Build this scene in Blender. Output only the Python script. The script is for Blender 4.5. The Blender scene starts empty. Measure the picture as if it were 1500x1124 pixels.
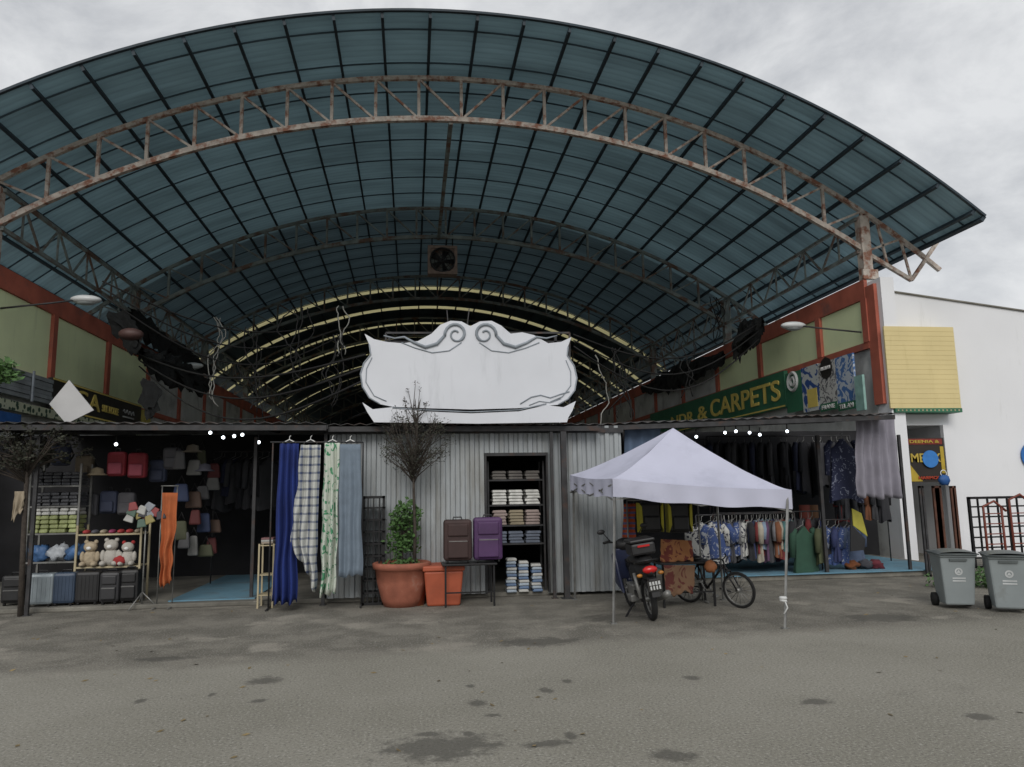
import bpy, math, random
from mathutils import Vector, Matrix, noise
random.seed(7)
rad = math.radians
C = bpy.context.scene.collection
vs_ = bpy.context.scene.view_settings
vs_.view_transform = 'Standard'; vs_.look = 'None'; vs_.exposure = 0
# ---------------------------------------------------------------- camera
FP = 1100.0
EYE = Vector((0, 0, 1.7))
th, al, ro = math.atan(158 / FP), math.atan(150 / FP * math.cos(math.atan(158 / FP))), rad(0.95)
F = Vector((math.sin(al) * math.cos(th), math.cos(al) * math.cos(th), math.sin(th)))
R0 = Vector((math.cos(al), -math.sin(al), 0)); U0 = R0.cross(F)
Rr = R0 * math.cos(ro) - U0 * math.sin(ro); Uu = U0 * math.cos(ro) + R0 * math.sin(ro)
cd = bpy.data.cameras.new('camera'); cam = bpy.data.objects.new('camera', cd); C.objects.link(cam)
cd.sensor_width = 36; cd.sensor_fit = 'HORIZONTAL'; cd.lens = 36 * FP / 1500; cd.clip_end = 3000
M4 = Matrix((Rr, Uu, -F)).transposed().to_4x4(); M4.translation = EYE; cam.matrix_world = M4
bpy.context.scene.camera = cam
def ray(px, py): return F + Rr * ((px - 750) / FP) + Uu * ((562 - py) / FP)
def P(px, py, Y):
    d = ray(px, py); return EYE + d * (Y / d.y)
def Q(px, py, X):
    d = ray(px, py); return EYE + d * (X / d.x)
def G(px, py, z=0.0):
    d = ray(px, py); return EYE + d * ((z - 1.7) / d.z)
# ---------------------------------------------------------------- materials
MC = {}
def new_mat(name):
    m = bpy.data.materials.new(name); m.use_nodes = True
    nt = m.node_tree; return m, nt, nt.nodes, nt.links, nt.nodes['Principled BSDF']
def tint(c, k): return (min(1, c[0] * k), min(1, c[1] * k), min(1, c[2] * k), 1)
def coords(N, L, kind='pos'):
    if kind == 'pos':
        g = N.new('ShaderNodeNewGeometry'); return g.outputs['Position']
    t = N.new('ShaderNodeTexCoord'); return t.outputs['Object']
def mat(name, col, rough=.6, metal=0, var=.2, scale=4, bump=0, bscale=60, dirt=None, dsc=2.0, dlo=.55, dhi=.7, drip=False):
    if name in MC: return MC[name]
    m, nt, N, L, b = new_mat(name)
    co = coords(N, L)
    n = N.new('ShaderNodeTexNoise'); n.inputs['Scale'].default_value = scale; n.inputs['Detail'].default_value = 5
    L.new(co, n.inputs['Vector'])
    r = N.new('ShaderNodeValToRGB'); L.new(n.outputs['Fac'], r.inputs['Fac'])
    r.color_ramp.elements[0].position = .3; r.color_ramp.elements[1].position = .7
    r.color_ramp.elements[0].color = tint(col, 1 - var); r.color_ramp.elements[1].color = tint(col, 1 + var)
    out = r.outputs['Color']
    if dirt:
        n2 = N.new('ShaderNodeTexNoise'); n2.inputs['Scale'].default_value = dsc; n2.inputs['Detail'].default_value = 8; n2.inputs['Roughness'].default_value = .65
        if drip:
            sc = N.new('ShaderNodeVectorMath'); sc.operation = 'MULTIPLY'; sc.inputs[1].default_value = (3, 3, .5); L.new(co, sc.inputs[0]); L.new(sc.outputs[0], n2.inputs['Vector'])
        else: L.new(co, n2.inputs['Vector'])
        mr = N.new('ShaderNodeMapRange'); mr.inputs['From Min'].default_value = dlo; mr.inputs['From Max'].default_value = dhi
        L.new(n2.outputs['Fac'], mr.inputs['Value'])
        mx = N.new('ShaderNodeMix'); mx.data_type = 'RGBA'; L.new(mr.outputs['Result'], mx.inputs['Factor'])
        L.new(out, mx.inputs['A']); mx.inputs['B'].default_value = (*dirt, 1); out = mx.outputs['Result']
    L.new(out, b.inputs['Base Color'])
    b.inputs['Roughness'].default_value = rough; b.inputs['Metallic'].default_value = metal
    if bump:
        n3 = N.new('ShaderNodeTexNoise'); n3.inputs['Scale'].default_value = bscale; n3.inputs['Detail'].default_value = 4
        L.new(co, n3.inputs['Vector'])
        bp = N.new('ShaderNodeBump'); bp.inputs['Strength'].default_value = bump; bp.inputs['Distance'].default_value = .02
        L.new(n3.outputs['Fac'], bp.inputs['Height']); L.new(bp.outputs['Normal'], b.inputs['Normal'])
    MC[name] = m; return m
def pmat(name, a, bcol, kind, scale=10, thr=.5, c3=None):
    if name in MC: return MC[name]
    m, nt, N, L, b = new_mat(name); co = coords(N, L, 'obj')
    mx = N.new('ShaderNodeMix'); mx.data_type = 'RGBA'
    mx.inputs['A'].default_value = (*a, 1); mx.inputs['B'].default_value = (*bcol, 1)
    if kind == 'plaid':
        w = []
        for dr in ('X', 'Z'):
            t = N.new('ShaderNodeTexWave'); t.bands_direction = dr; t.inputs['Scale'].default_value = scale
            t.inputs['Distortion'].default_value = .8; L.new(co, t.inputs['Vector'])
            mr = N.new('ShaderNodeMapRange'); mr.inputs['From Min'].default_value = thr; mr.inputs['From Max'].default_value = thr + .06
            L.new(t.outputs['Fac'], mr.inputs['Value']); w.append(mr)
        ad = N.new('ShaderNodeMath'); ad.operation = 'ADD'; ad.use_clamp = True
        h1 = N.new('ShaderNodeMath'); h1.operation = 'MULTIPLY'; h1.inputs[1].default_value = .6; L.new(w[0].outputs[0], h1.inputs[0])
        h2 = N.new('ShaderNodeMath'); h2.operation = 'MULTIPLY'; h2.inputs[1].default_value = .6; L.new(w[1].outputs[0], h2.inputs[0])
        L.new(h1.outputs[0], ad.inputs[0]); L.new(h2.outputs[0], ad.inputs[1]); L.new(ad.outputs[0], mx.inputs['Factor'])
    else:
        if kind == 'stripe':
            t = N.new('ShaderNodeTexWave'); t.bands_direction = 'Z'; t.inputs['Scale'].default_value = scale; t.inputs['Distortion'].default_value = 1.5; o = t.outputs['Fac']
        elif kind == 'dots':
            t = N.new('ShaderNodeTexVoronoi'); t.inputs['Scale'].default_value = scale; o = t.outputs['Distance']
        else:
            t = N.new('ShaderNodeTexNoise'); t.inputs['Scale'].default_value = scale; t.inputs['Detail'].default_value = 2; t.inputs['Distortion'].default_value = 2.5; o = t.outputs['Fac']
        L.new(co, t.inputs['Vector'])
        mr = N.new('ShaderNodeMapRange'); mr.inputs['From Min'].default_value = thr; mr.inputs['From Max'].default_value = thr + .04
        L.new(o, mr.inputs['Value']); L.new(mr.outputs[0], mx.inputs['Factor'])
    L.new(mx.outputs['Result'], b.inputs['Base Color']); b.inputs['Roughness'].default_value = .85
    MC[name] = m; return m
def glow(name, col, s):
    m, nt, N, L, b = new_mat(name); b.inputs['Emission Color'].default_value = (*col, 1); b.inputs['Emission Strength'].default_value = s
    b.inputs['Base Color'].default_value = (*col, 1); return m

rust = (.24, .11, .07)
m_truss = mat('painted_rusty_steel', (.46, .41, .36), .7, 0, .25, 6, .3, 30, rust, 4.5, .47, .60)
m_truss_far = mat('darker_rusty_steel', (.20, .23, .22), .8, 0, .3, 3, 0, 30, (.15, .09, .065), 2, .48, .6)  # darker copy of the truss steel, for all trusses behind the first
m_purlin = mat('dark_blue_steel', (.022, .036, .048), .7, 0, .3, 2)
m_rib = mat('blue_grey_steel', (.055, .085, .105), .7, 0, .3, 2)
m_redpaint = mat('faded_red_paint', (.40, .11, .07), .75, 0, .25, 1.5, .1, 30, (.24, .10, .08), 1.8, .55, .72)
m_green = mat('lime_green_plaster', (.74, .82, .50), .85, 0, .08, .8, .1, 20, (.48, .54, .33), 1.1, .58, .9, True)
m_white = mat('white_wall_paint', (.74, .75, .77), .85, 0, .04, .6, .08, 25, (.50, .51, .50), .8, .6, .95, True)
m_dwhite = mat('dusty_panel', (.50, .51, .50), .85, 0, .2, .8, 0, 20, (.24, .24, .24), .9, .5, .7)
m_yellow = mat('pale_yellow_slats', (.66, .55, .28), .8, 0, .06, 1, 0, 20, (.52, .43, .2), 1.5, .55, .9, True)
m_corr = mat('grey_corrugated_steel', (.34, .365, .375), .5, .15, .15, 1.1, 0, 20, (.20, .195, .175), 1.3, .48, .75, True)
m_awn = mat('dirty_awning_steel', (.09, .09, .09), .7, .2, .4, 2, 0, 20, (.12, .07, .05), 2.5, .5, .65)
m_dark = mat('shade_dark_sheet', (.014, .014, .016), .9, 0, .4, 2)  # near black colour stands in for the shade of the interiors
m_black = mat('black_plastic', (.014, .014, .015), .5, 0, .3, 5)
m_blackm = mat('black_metal', (.015, .015, .016), .45, .4, .3, 5)
m_tyre = mat('tyre_rubber', (.010, .010, .010), .85, 0, .2, 10)
m_chrome = mat('chrome', (.5, .5, .5), .25, 1, .1, 5)
m_steel = mat('grey_tube_steel', (.22, .22, .21), .5, .5, .3, 8)
m_post = mat('dark_post_steel', (.035, .035, .037), .6, .2, .4, 6, 0, 20, (.07, .04, .03), 4, .55, .7)
m_conc = mat('stained_concrete', (.22, .21, .18), .9, 0, .25, 1.5, .3, 50, (.11, .105, .09), .9, .45, .65)
m_blue_mat = mat('blue_floor_mat', (.13, .27, .36), .9, 0, .2, 1.5, .1, 50, (.12, .16, .18), 1.5, .5, .7)
m_terra = mat('terracotta', (.30, .10, .06), .75, 0, .2, 5, .15, 40, (.36, .2, .15), 5, .58, .75)
m_orange = mat('orange_plastic', (.36, .08, .035), .6, 0, .15, 4, 0, 40, (.2, .06, .03), 3, .55, .8)
m_signw = mat('white_board_paint', (.62, .64, .68), .6, 0, .05, 1.2, 0, 30, (.46, .48, .51), 1.6, .58, .85, True)
m_signg = mat('grey_outline_paint', (.24, .27, .30), .6)
m_tent = mat('tent_fabric', (.48, .49, .60), .8, 0, .05, 2, .15, 6, (.37, .38, .47), 1.7, .52, .8)
m_bark = mat('grey_bark', (.05, .04, .032), .9, 0, .3, 20, .4, 60)
m_leafd = mat('dark_leaf', (.026, .028, .016), .7, 0, .5, 9)
m_leafg = mat('green_leaf', (.055, .12, .03), .6, 0, .45, 14)
m_bin = mat('grey_bin_plastic', (.24, .27, .275), .5, 0, .08, 3, 0, 30, (.17, .18, .17), 3, .55, .75)
m_binlid = mat('dark_bin_lid', (.09, .105, .105), .45, 0, .15, 3)
m_wood = mat('brown_wood', (.09, .035, .02), .7, 0, .35, 6)
m_gold = mat('gold_letters', (.70, .55, .14), .5, 0, .1, 4)
m_sgreen = mat('dark_green_sign', (.03, .14, .075), .6, 0, .2, 2)
m_sblack = mat('black_sign', (.022, .02, .017), .6, 0, .2, 2)
m_lampw = mat('white_lamp_shell', (.6, .62, .62), .4, 0, .08, 4)
m_wire = mat('black_cable', (.008, .008, .008), .8)
m_wirew = mat('pale_cable', (.25, .25, .23), .8)
m_net = mat('black_shade_net', (.007, .008, .008), .95, 0, .5, 10, .5, 80)
m_bulb = glow('white_bulb', (.85, .93, 1), 5)
m_wtext = mat('white_letters', (.7, .7, .68), .6)
m_bluep = mat('blue_paint', (.015, .08, .26), .6)
m_redl = mat('red_lens', (.45, .012, .012), .25)
m_cream = mat('cream_paint', (.42, .36, .23), .6)
m_lattice = mat('fan_housing', (.22, .16, .13), .7, 0, .3, 6)
def roofmat(name, col, tr, line=.88, bump=.15, dirty=.3):
    m, nt, N, L, b = new_mat(name); co = coords(N, L)
    n = N.new('ShaderNodeTexNoise'); n.inputs['Scale'].default_value = .9; n.inputs['Detail'].default_value = 7; n.inputs['Roughness'].default_value = .6
    sc = N.new('ShaderNodeVectorMath'); sc.operation = 'MULTIPLY'; sc.inputs[1].default_value = (.3, 1.6, .3); L.new(co, sc.inputs[0]); L.new(sc.outputs[0], n.inputs['Vector'])
    r = N.new('ShaderNodeValToRGB'); L.new(n.outputs['Fac'], r.inputs['Fac']); r.color_ramp.elements[0].position = .3; r.color_ramp.elements[1].position = .72
    r.color_ramp.elements[0].color = tint(col, 1 - dirty); r.color_ramp.elements[1].color = tint(col, 1 + dirty)
    w = N.new('ShaderNodeTexWave'); w.bands_direction = 'Y'; w.inputs['Scale'].default_value = 1.55; L.new(co, w.inputs['Vector'])
    mr = N.new('ShaderNodeMapRange'); mr.inputs['From Min'].default_value = .0; mr.inputs['From Max'].default_value = .35; mr.inputs['To Min'].default_value = line; mr.inputs['To Max'].default_value = 1
    L.new(w.outputs['Fac'], mr.inputs['Value'])
    mu = N.new('ShaderNodeVectorMath'); mu.operation = 'SCALE'; L.new(r.outputs['Color'], mu.inputs[0]); L.new(mr.outputs[0], mu.inputs['Scale'])
    L.new(mu.outputs[0], b.inputs['Base Color']); b.inputs['Roughness'].default_value = .55
    bp = N.new('ShaderNodeBump'); bp.inputs['Strength'].default_value = bump; bp.inputs['Distance'].default_value = .04
    L.new(w.outputs['Fac'], bp.inputs['Height']); L.new(bp.outputs['Normal'], b.inputs['Normal'])
    if tr:
        t = N.new('ShaderNodeBsdfTranslucent'); L.new(mu.outputs[0], t.inputs['Color'])
        ms = N.new('ShaderNodeMixShader'); ms.inputs['Fac'].default_value = tr
        L.new(b.outputs[0], ms.inputs[1]); L.new(t.outputs[0], ms.inputs[2]); L.new(ms.outputs[0], N['Material Output'].inputs['Surface'])
    return m
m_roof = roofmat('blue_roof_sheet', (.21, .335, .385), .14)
m_roofm = roofmat('half_shaded_roof_sheet', (.14, .22, .26), .07)  # same roof blue, darkened in its colour for the shade further in
m_roofd = roofmat('deep_shaded_roof_sheet', (.05, .085, .105), 0)  # darkest copy of the roof blue, deep hall shade put into the colour
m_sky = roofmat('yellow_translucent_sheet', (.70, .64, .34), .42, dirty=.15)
# ---------------------------------------------------------------- mesh helper
ORG = {}
Z3 = Vector((0, 0, 1))
class MB:
    def __init__(s, T=None): s.v = []; s.f = []; s.T = T
    def add(s, vs, fs):
        o = len(s.v)
        for p in vs:
            p = Vector(p); s.v.append(s.T @ p if s.T else p)
        s.f += [tuple(i + o for i in q) for q in fs]; return s
    def box(s, x0, x1, y0, y1, z0, z1):
        return s.add([(x0, y0, z0), (x1, y0, z0), (x1, y1, z0), (x0, y1, z0), (x0, y0, z1), (x1, y0, z1), (x1, y1, z1), (x0, y1, z1)],
                     [(0, 3, 2, 1), (4, 5, 6, 7), (0, 1, 5, 4), (1, 2, 6, 5), (2, 3, 7, 6), (3, 0, 4, 7)])
    def frus(s, c0, w0, d0, c1, w1, d1):
        (a, b, z), (a2, b2, z2) = c0, c1
        return s.add([(a - w0 / 2, b - d0 / 2, z), (a + w0 / 2, b - d0 / 2, z), (a + w0 / 2, b + d0 / 2, z), (a - w0 / 2, b + d0 / 2, z),
                      (a2 - w1 / 2, b2 - d1 / 2, z2), (a2 + w1 / 2, b2 - d1 / 2, z2), (a2 + w1 / 2, b2 + d1 / 2, z2), (a2 - w1 / 2, b2 + d1 / 2, z2)],
                     [(0, 3, 2, 1), (4, 5, 6, 7), (0, 1, 5, 4), (1, 2, 6, 5), (2, 3, 7, 6), (3, 0, 4, 7)])
    def bar(s, p, q, w, h=None, up=Z3):
        p, q = Vector(p), Vector(q); h = h or w; d = (q - p).normalized()
        a = d.cross(up)
        if a.length < 1e-3: a = d.cross(Vector((0, 1, 0)))
        a.normalize(); b = a.cross(d); a = a * w / 2; b = b * h / 2
        return s.add([p - a - b, p + a - b, p + a + b, p - a + b, q - a - b, q + a - b, q + a + b, q - a + b],
                     [(0, 3, 2, 1), (4, 5, 6, 7), (0, 1, 5, 4), (1, 2, 6, 5), (2, 3, 7, 6), (3, 0, 4, 7)])
    def tube(s, pts, r, n=7):
        pts = [Vector(p) for p in pts]; k = len(pts); rs = r if isinstance(r, (list, tuple)) else [r] * k
        vs = []; ref = None
        for i, p in enumerate(pts):
            d = (pts[min(i + 1, k - 1)] - pts[max(i - 1, 0)])
            d = d.normalized() if d.length > 1e-9 else Z3
            if ref is None: ref = Vector((0, 1, 0)) if abs(d.y) < .9 else Vector((1, 0, 0))
            a = (ref - d * ref.dot(d)); a = a.normalized() if a.length > 1e-4 else d.orthogonal().normalized(); b = d.cross(a); ref = a
            for j in range(n):
                t = 2 * math.pi * j / n; vs.append(p + a * (math.cos(t) * rs[i]) + b * (math.sin(t) * rs[i]))
        fs = [(i * n + j, i * n + (j + 1) % n, (i + 1) * n + (j + 1) % n, (i + 1) * n + j) for i in range(k - 1) for j in range(n)]
        fs.append(tuple(range(n))[::-1]); fs.append(tuple(range((k - 1) * n, k * n)))
        return s.add(vs, fs)
    def ring(s, c, ax, r, t, n=24, m=6):
        c, ax = Vector(c), Vector(ax).normalized(); a = ax.orthogonal().normalized(); b = ax.cross(a); vs = []
        for i in range(n):
            u = 2 * math.pi * i / n; e = a * math.cos(u) + b * math.sin(u)
            for j in range(m):
                w = 2 * math.pi * j / m; vs.append(c + e * (r + t * math.cos(w)) + ax * (t * math.sin(w)))
        return s.add(vs, [(i * m + j, ((i + 1) % n) * m + j, ((i + 1) % n) * m + (j + 1) % m, i * m + (j + 1) % m) for i in range(n) for j in range(m)])
    def lathe(s, prof, c, n=24):
        c = Vector(c); vs = [c + Vector((r * math.cos(2 * math.pi * j / n), r * math.sin(2 * math.pi * j / n), z)) for r, z in prof for j in range(n)]
        return s.add(vs, [(i * n + j, i * n + (j + 1) % n, (i + 1) * n + (j + 1) % n, (i + 1) * n + j) for i in range(len(prof) - 1) for j in range(n)])
    def ball(s, c, rx, ry=None, rz=None, n=12, jit=0):
        ry = ry or rx; rz = rz or rx; c = Vector(c); m = max(5, n // 2 + 1); vs = []
        for i in range(m + 1):
            a = math.pi * i / m
            for j in range(n):
                b = 2 * math.pi * j / n
                d = Vector((math.sin(a) * math.cos(b), math.sin(a) * math.sin(b), math.cos(a)))
                k = 1 + (noise.noise((d + c) * 3) * jit if jit else 0)
                vs.append(c + Vector((d.x * rx, d.y * ry, d.z * rz)) * k)
        return s.add(vs, [(i * n + j, (i + 1) * n + j, (i + 1) * n + (j + 1) % n, i * n + (j + 1) % n) for i in range(m) for j in range(n)])
    def prism(s, poly, th, d=Vector((0, 1, 0))):
        n = len(poly); a = [Vector(p) for p in poly]; b = [p + d * th for p in a]
        return s.add(a + b, [tuple(range(n)), tuple(range(2 * n - 1, n - 1, -1))] + [(i, (i + 1) % n + 0, n + (i + 1) % n, n + i)[::-1] for i in range(n)])
    def grid(s, fn, nu, nv):
        vs = [fn(i / nu, j / nv) for i in range(nu + 1) for j in range(nv + 1)]
        return s.add(vs, [(i * (nv + 1) + j, (i + 1) * (nv + 1) + j, (i + 1) * (nv + 1) + j + 1, i * (nv + 1) + j + 1) for i in range(nu) for j in range(nv)])
    def build(s, name, m, parent=None, smooth=False, bev=0, sol=0):
        if parent is not None: o0 = ORG[parent]
        else:
            xs = [v.x for v in s.v]; ys = [v.y for v in s.v]; zs = [v.z for v in s.v]
            o0 = Vector(((min(xs) + max(xs)) / 2, (min(ys) + max(ys)) / 2, min(zs)))
        me = bpy.data.meshes.new(name); me.from_pydata([tuple(v - o0) for v in s.v], [], s.f); me.validate(); me.update()
        me.materials.append(m)
        o = bpy.data.objects.new(name, me); C.objects.link(o)
        if smooth:
            for p in me.polygons: p.use_smooth = True
        if parent is not None: o.parent = parent
        else: o.location = o0
        ORG[o] = o0.copy()
        if bev:
            b = o.modifiers.new('bevel', 'BEVEL'); b.width = bev; b.segments = 2; b.limit_method = 'ANGLE'
        if sol:
            b = o.modifiers.new('thickness', 'SOLIDIFY'); b.thickness = sol
        return o
def tag(o, label, cat, group=None):
    o['label'] = label; o['category'] = cat
    if group: o['group'] = group
    return o
def thing(name, label, cat, loc, group=None):
    o = bpy.data.objects.new(name, None); C.objects.link(o); o.location = loc; ORG[o] = Vector(loc)
    o.empty_display_size = .2
    return tag(o, label, cat, group)
def struct(o): o['kind'] = 'structure'; return o
def text(body, c, right, up, w, h, m, parent, name='lettering', depth=.012):
    cu = bpy.data.curves.new('t', 'FONT'); cu.body = body; cu.extrude = .02; cu.offset = .012
    ob = bpy.data.objects.new('t', cu); C.objects.link(ob); dg = bpy.context.evaluated_depsgraph_get()
    me = bpy.data.meshes.new_from_object(ob.evaluated_get(dg)); bpy.data.objects.remove(ob)
    xs = [v.co.x for v in me.vertices]; ys = [v.co.y for v in me.vertices]
    x0, x1, y0, y1 = min(xs), max(xs), min(ys), max(ys); right, up, c = Vector(right), Vector(up), Vector(c); nn = right.cross(up)
    o0 = ORG[parent]
    for v in me.vertices:
        a = ((v.co.x - x0) / (x1 - x0) - .5) * w; b = ((v.co.y - y0) / (y1 - y0) - .5) * h
        v.co = c + right * a + up * b + nn * (v.co.z / .02 * depth) - o0
    me.name = name; me.materials.clear(); me.materials.append(m)
    o = bpy.data.objects.new(name, me); C.objects.link(o); o.parent = parent; ORG[o] = o0.copy(); return o
# ---------------------------------------------------------------- world
w = bpy.data.worlds.new('World'); bpy.context.scene.world = w; w.use_nodes = True
N, L = w.node_tree.nodes, w.node_tree.links; bg = N['Background']
sk = N.new('ShaderNodeTexSky'); sk.sky_type = 'NISHITA'; sk.sun_disc = False; sk.sun_elevation = rad(38); sk.sun_rotation = rad(200); sk.dust_density = 4
tc = N.new('ShaderNodeTexCoord'); mp = N.new('ShaderNodeMapping'); mp.inputs['Scale'].default_value = (1, 1, 1.7); mp.inputs['Location'].default_value = (3.1, .4, 0)
L.new(tc.outputs['Generated'], mp.inputs['Vector'])
n1 = N.new('ShaderNodeTexNoise'); n1.inputs['Scale'].default_value = 4.2; n1.inputs['Detail'].default_value = 9; n1.inputs['Roughness'].default_value = .6; n1.inputs['Distortion'].default_value = .3
L.new(mp.outputs[0], n1.inputs['Vector'])
cr = N.new('ShaderNodeValToRGB'); L.new(n1.outputs['Fac'], cr.inputs['Fac'])
cr.color_ramp.elements[0].position = .34; cr.color_ramp.elements[0].color = (.42, .435, .46, 1)
cr.color_ramp.elements[1].position = .60; cr.color_ramp.elements[1].color = (.68, .69, .70, 1)
scl = N.new('ShaderNodeVectorMath'); scl.operation = 'SCALE'; scl.inputs['Scale'].default_value = 10; L.new(cr.outputs[0], scl.inputs[0])
mx = N.new('ShaderNodeMix'); mx.data_type = 'RGBA'; mx.inputs['Factor'].default_value = .93; L.new(sk.outputs[0], mx.inputs['A']); L.new(scl.outputs[0], mx.inputs['B'])
L.new(mx.outputs['Result'], bg.inputs['Color']); bg.inputs['Strength'].default_value = .116
sd = bpy.data.lights.new('sun', 'SUN'); sd.energy = 1.5; sd.angle = rad(30); sd.color = (1, .97, .93)
so = bpy.data.objects.new('sun', sd); C.objects.link(so); so.rotation_euler = (rad(55), 0, rad(-8)); so.location = (0, 0, 30)
# ---------------------------------------------------------------- ground
def ground_mat():
    m, nt, N, L, b = new_mat('worn_asphalt'); co = coords(N, L)
    def noi(s, d=5, r=.6):
        n = N.new('ShaderNodeTexNoise'); n.inputs['Scale'].default_value = s; n.inputs['Detail'].default_value = d; n.inputs['Roughness'].default_value = r
        L.new(co, n.inputs['Vector']); return n.outputs['Fac']
    def mr(x, a, b_, c=0, d=1):
        k = N.new('ShaderNodeMapRange'); k.interpolation_type = 'SMOOTHSTEP'
        for nm, v in (('From Min', a), ('From Max', b_), ('To Min', c), ('To Max', d)): k.inputs[nm].default_value = v
        L.new(x, k.inputs['Value']); return k.outputs[0]
    def mixc(fac, A, B):
        k = N.new('ShaderNodeMix'); k.data_type = 'RGBA'; L.new(fac, k.inputs['Factor'])
        for nm, v in (('A', A), ('B', B)):
            if isinstance(v, tuple): k.inputs[nm].default_value = (*v, 1)
            else: L.new(v, k.inputs[nm])
        return k.outputs['Result']
    def ma(op, a, b_):
        k = N.new('ShaderNodeMath'); k.operation = op
        for i, v in enumerate((a, b_)):
            if isinstance(v, (int, float)): k.inputs[i].default_value = v
            else: L.new(v, k.inputs[i])
        return k.outputs[0]
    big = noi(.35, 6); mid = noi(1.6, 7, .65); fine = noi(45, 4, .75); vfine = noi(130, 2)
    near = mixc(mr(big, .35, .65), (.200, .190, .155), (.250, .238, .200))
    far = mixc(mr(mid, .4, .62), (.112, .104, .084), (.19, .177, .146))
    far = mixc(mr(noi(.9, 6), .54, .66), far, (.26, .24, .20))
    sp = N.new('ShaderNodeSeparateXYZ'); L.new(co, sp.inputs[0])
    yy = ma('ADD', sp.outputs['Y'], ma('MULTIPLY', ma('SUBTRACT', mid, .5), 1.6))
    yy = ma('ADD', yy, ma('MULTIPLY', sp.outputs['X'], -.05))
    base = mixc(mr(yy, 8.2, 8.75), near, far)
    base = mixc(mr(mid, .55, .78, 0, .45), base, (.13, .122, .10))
    base = mixc(mr(fine, .54, .66, 0, .8), base, (.42, .41, .37))
    base = mixc(mr(fine, .47, .34, 0, .8), base, (.06, .057, .05))
    base = mixc(mr(vfine, .58, .72, 0, .55), base, (.42, .41, .38))
    st = None
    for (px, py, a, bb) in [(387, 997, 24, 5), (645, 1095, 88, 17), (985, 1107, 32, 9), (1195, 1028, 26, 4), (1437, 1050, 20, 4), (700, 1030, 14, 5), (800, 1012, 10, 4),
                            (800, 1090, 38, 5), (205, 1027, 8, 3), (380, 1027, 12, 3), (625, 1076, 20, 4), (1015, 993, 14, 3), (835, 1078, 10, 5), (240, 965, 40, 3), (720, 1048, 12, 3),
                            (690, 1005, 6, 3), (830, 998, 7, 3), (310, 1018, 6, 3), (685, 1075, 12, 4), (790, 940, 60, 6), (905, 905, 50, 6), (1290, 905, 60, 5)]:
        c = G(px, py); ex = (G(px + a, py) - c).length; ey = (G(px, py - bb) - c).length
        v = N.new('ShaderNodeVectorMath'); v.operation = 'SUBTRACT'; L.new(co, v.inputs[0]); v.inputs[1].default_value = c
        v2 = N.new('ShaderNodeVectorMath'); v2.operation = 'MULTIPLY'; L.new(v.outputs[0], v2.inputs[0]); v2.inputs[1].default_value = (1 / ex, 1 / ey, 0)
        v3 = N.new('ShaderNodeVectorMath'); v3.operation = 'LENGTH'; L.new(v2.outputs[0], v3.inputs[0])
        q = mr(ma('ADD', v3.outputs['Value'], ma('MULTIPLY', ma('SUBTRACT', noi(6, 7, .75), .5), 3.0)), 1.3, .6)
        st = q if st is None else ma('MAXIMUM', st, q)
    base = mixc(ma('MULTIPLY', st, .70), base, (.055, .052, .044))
    L.new(base, b.inputs['Base Color']); b.inputs['Roughness'].default_value = .9
    bp = N.new('ShaderNodeBump'); bp.inputs['Strength'].default_value = .6; bp.inputs['Distance'].default_value = .012; L.new(fine, bp.inputs['Height']); L.new(bp.outputs['Normal'], b.inputs['Normal'])
    return m
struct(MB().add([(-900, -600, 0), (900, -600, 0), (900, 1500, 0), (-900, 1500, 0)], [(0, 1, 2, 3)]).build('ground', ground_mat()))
struct(MB().box(-8.6, 2.75, 12.55, 16.8, 0, .07).box(2.75, 10.7, 13.35, 16.8, 0, .10).build('shop_floor', m_conc, bev=.015))
fl = MB()
for _ in range(160):
    x, y = random.uniform(-7, 9), random.uniform(5, 12.3); s = random.uniform(.015, .04); a = random.uniform(0, 6.28)
    p = Vector((x, y, .006)); u = Vector((math.cos(a), math.sin(a), random.uniform(0, .3))) * s; v = Vector((-math.sin(a), math.cos(a), .2)) * s * .5; fl.add([p - u, p + v, p + u, p - v], [(0, 1, 2, 3)])
o = fl.build('fallen_leaves', mat('dry_leaf', (.20, .15, .07), .8, 0, .5, 8)); tag(o, 'scattered dry leaves and litter on the asphalt', 'litter'); o['kind'] = 'stuff'
# ---------------------------------------------------------------- arched roof
XC, RR, ZA = 1.15, 18.4, 11.75
ZC = ZA - RR; AM = math.asin(11.6 / RR)
def arc(a, r, y): return Vector((XC + r * math.sin(a), y, ZC + r * math.cos(a)))
Y0, Y1 = 14.62, 84
roof = thing('arched_market_roof', 'huge barrel vaulted blue sheet metal roof on rusty steel trusses over the market', 'roof', (XC, Y0, 0))
sky = [(36 + 4 * k, 36 + 4 * k + (.7, .6, .45, .4, .35, .3, .3, .3, .3)[k]) for k in range(9)]
sh = MB(); sh2 = MB(); sh3 = MB(); ys = MB()
def shell(mb, ya, yb, r=RR): mb.grid(lambda u, v: arc(-AM + 2 * AM * u, r, ya + (yb - ya) * v), 64, max(1, int((yb - ya) / 3)))
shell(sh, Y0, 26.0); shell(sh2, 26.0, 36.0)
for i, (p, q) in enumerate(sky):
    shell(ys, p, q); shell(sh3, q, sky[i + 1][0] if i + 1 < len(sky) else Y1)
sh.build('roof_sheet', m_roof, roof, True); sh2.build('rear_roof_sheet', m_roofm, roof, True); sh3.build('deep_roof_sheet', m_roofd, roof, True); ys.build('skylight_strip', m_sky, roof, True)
e = MB()
for i in range(64):
    a, b = -AM + 2 * AM * i / 64, -AM + 2 * AM * (i + 1) / 64
    e.bar(arc(a, RR + .02, Y0), arc(b, RR + .02, Y0), .05, .07, Vector((0, 1, 0)))
e.build('roof_edge_trim', m_purlin, roof)
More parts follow.
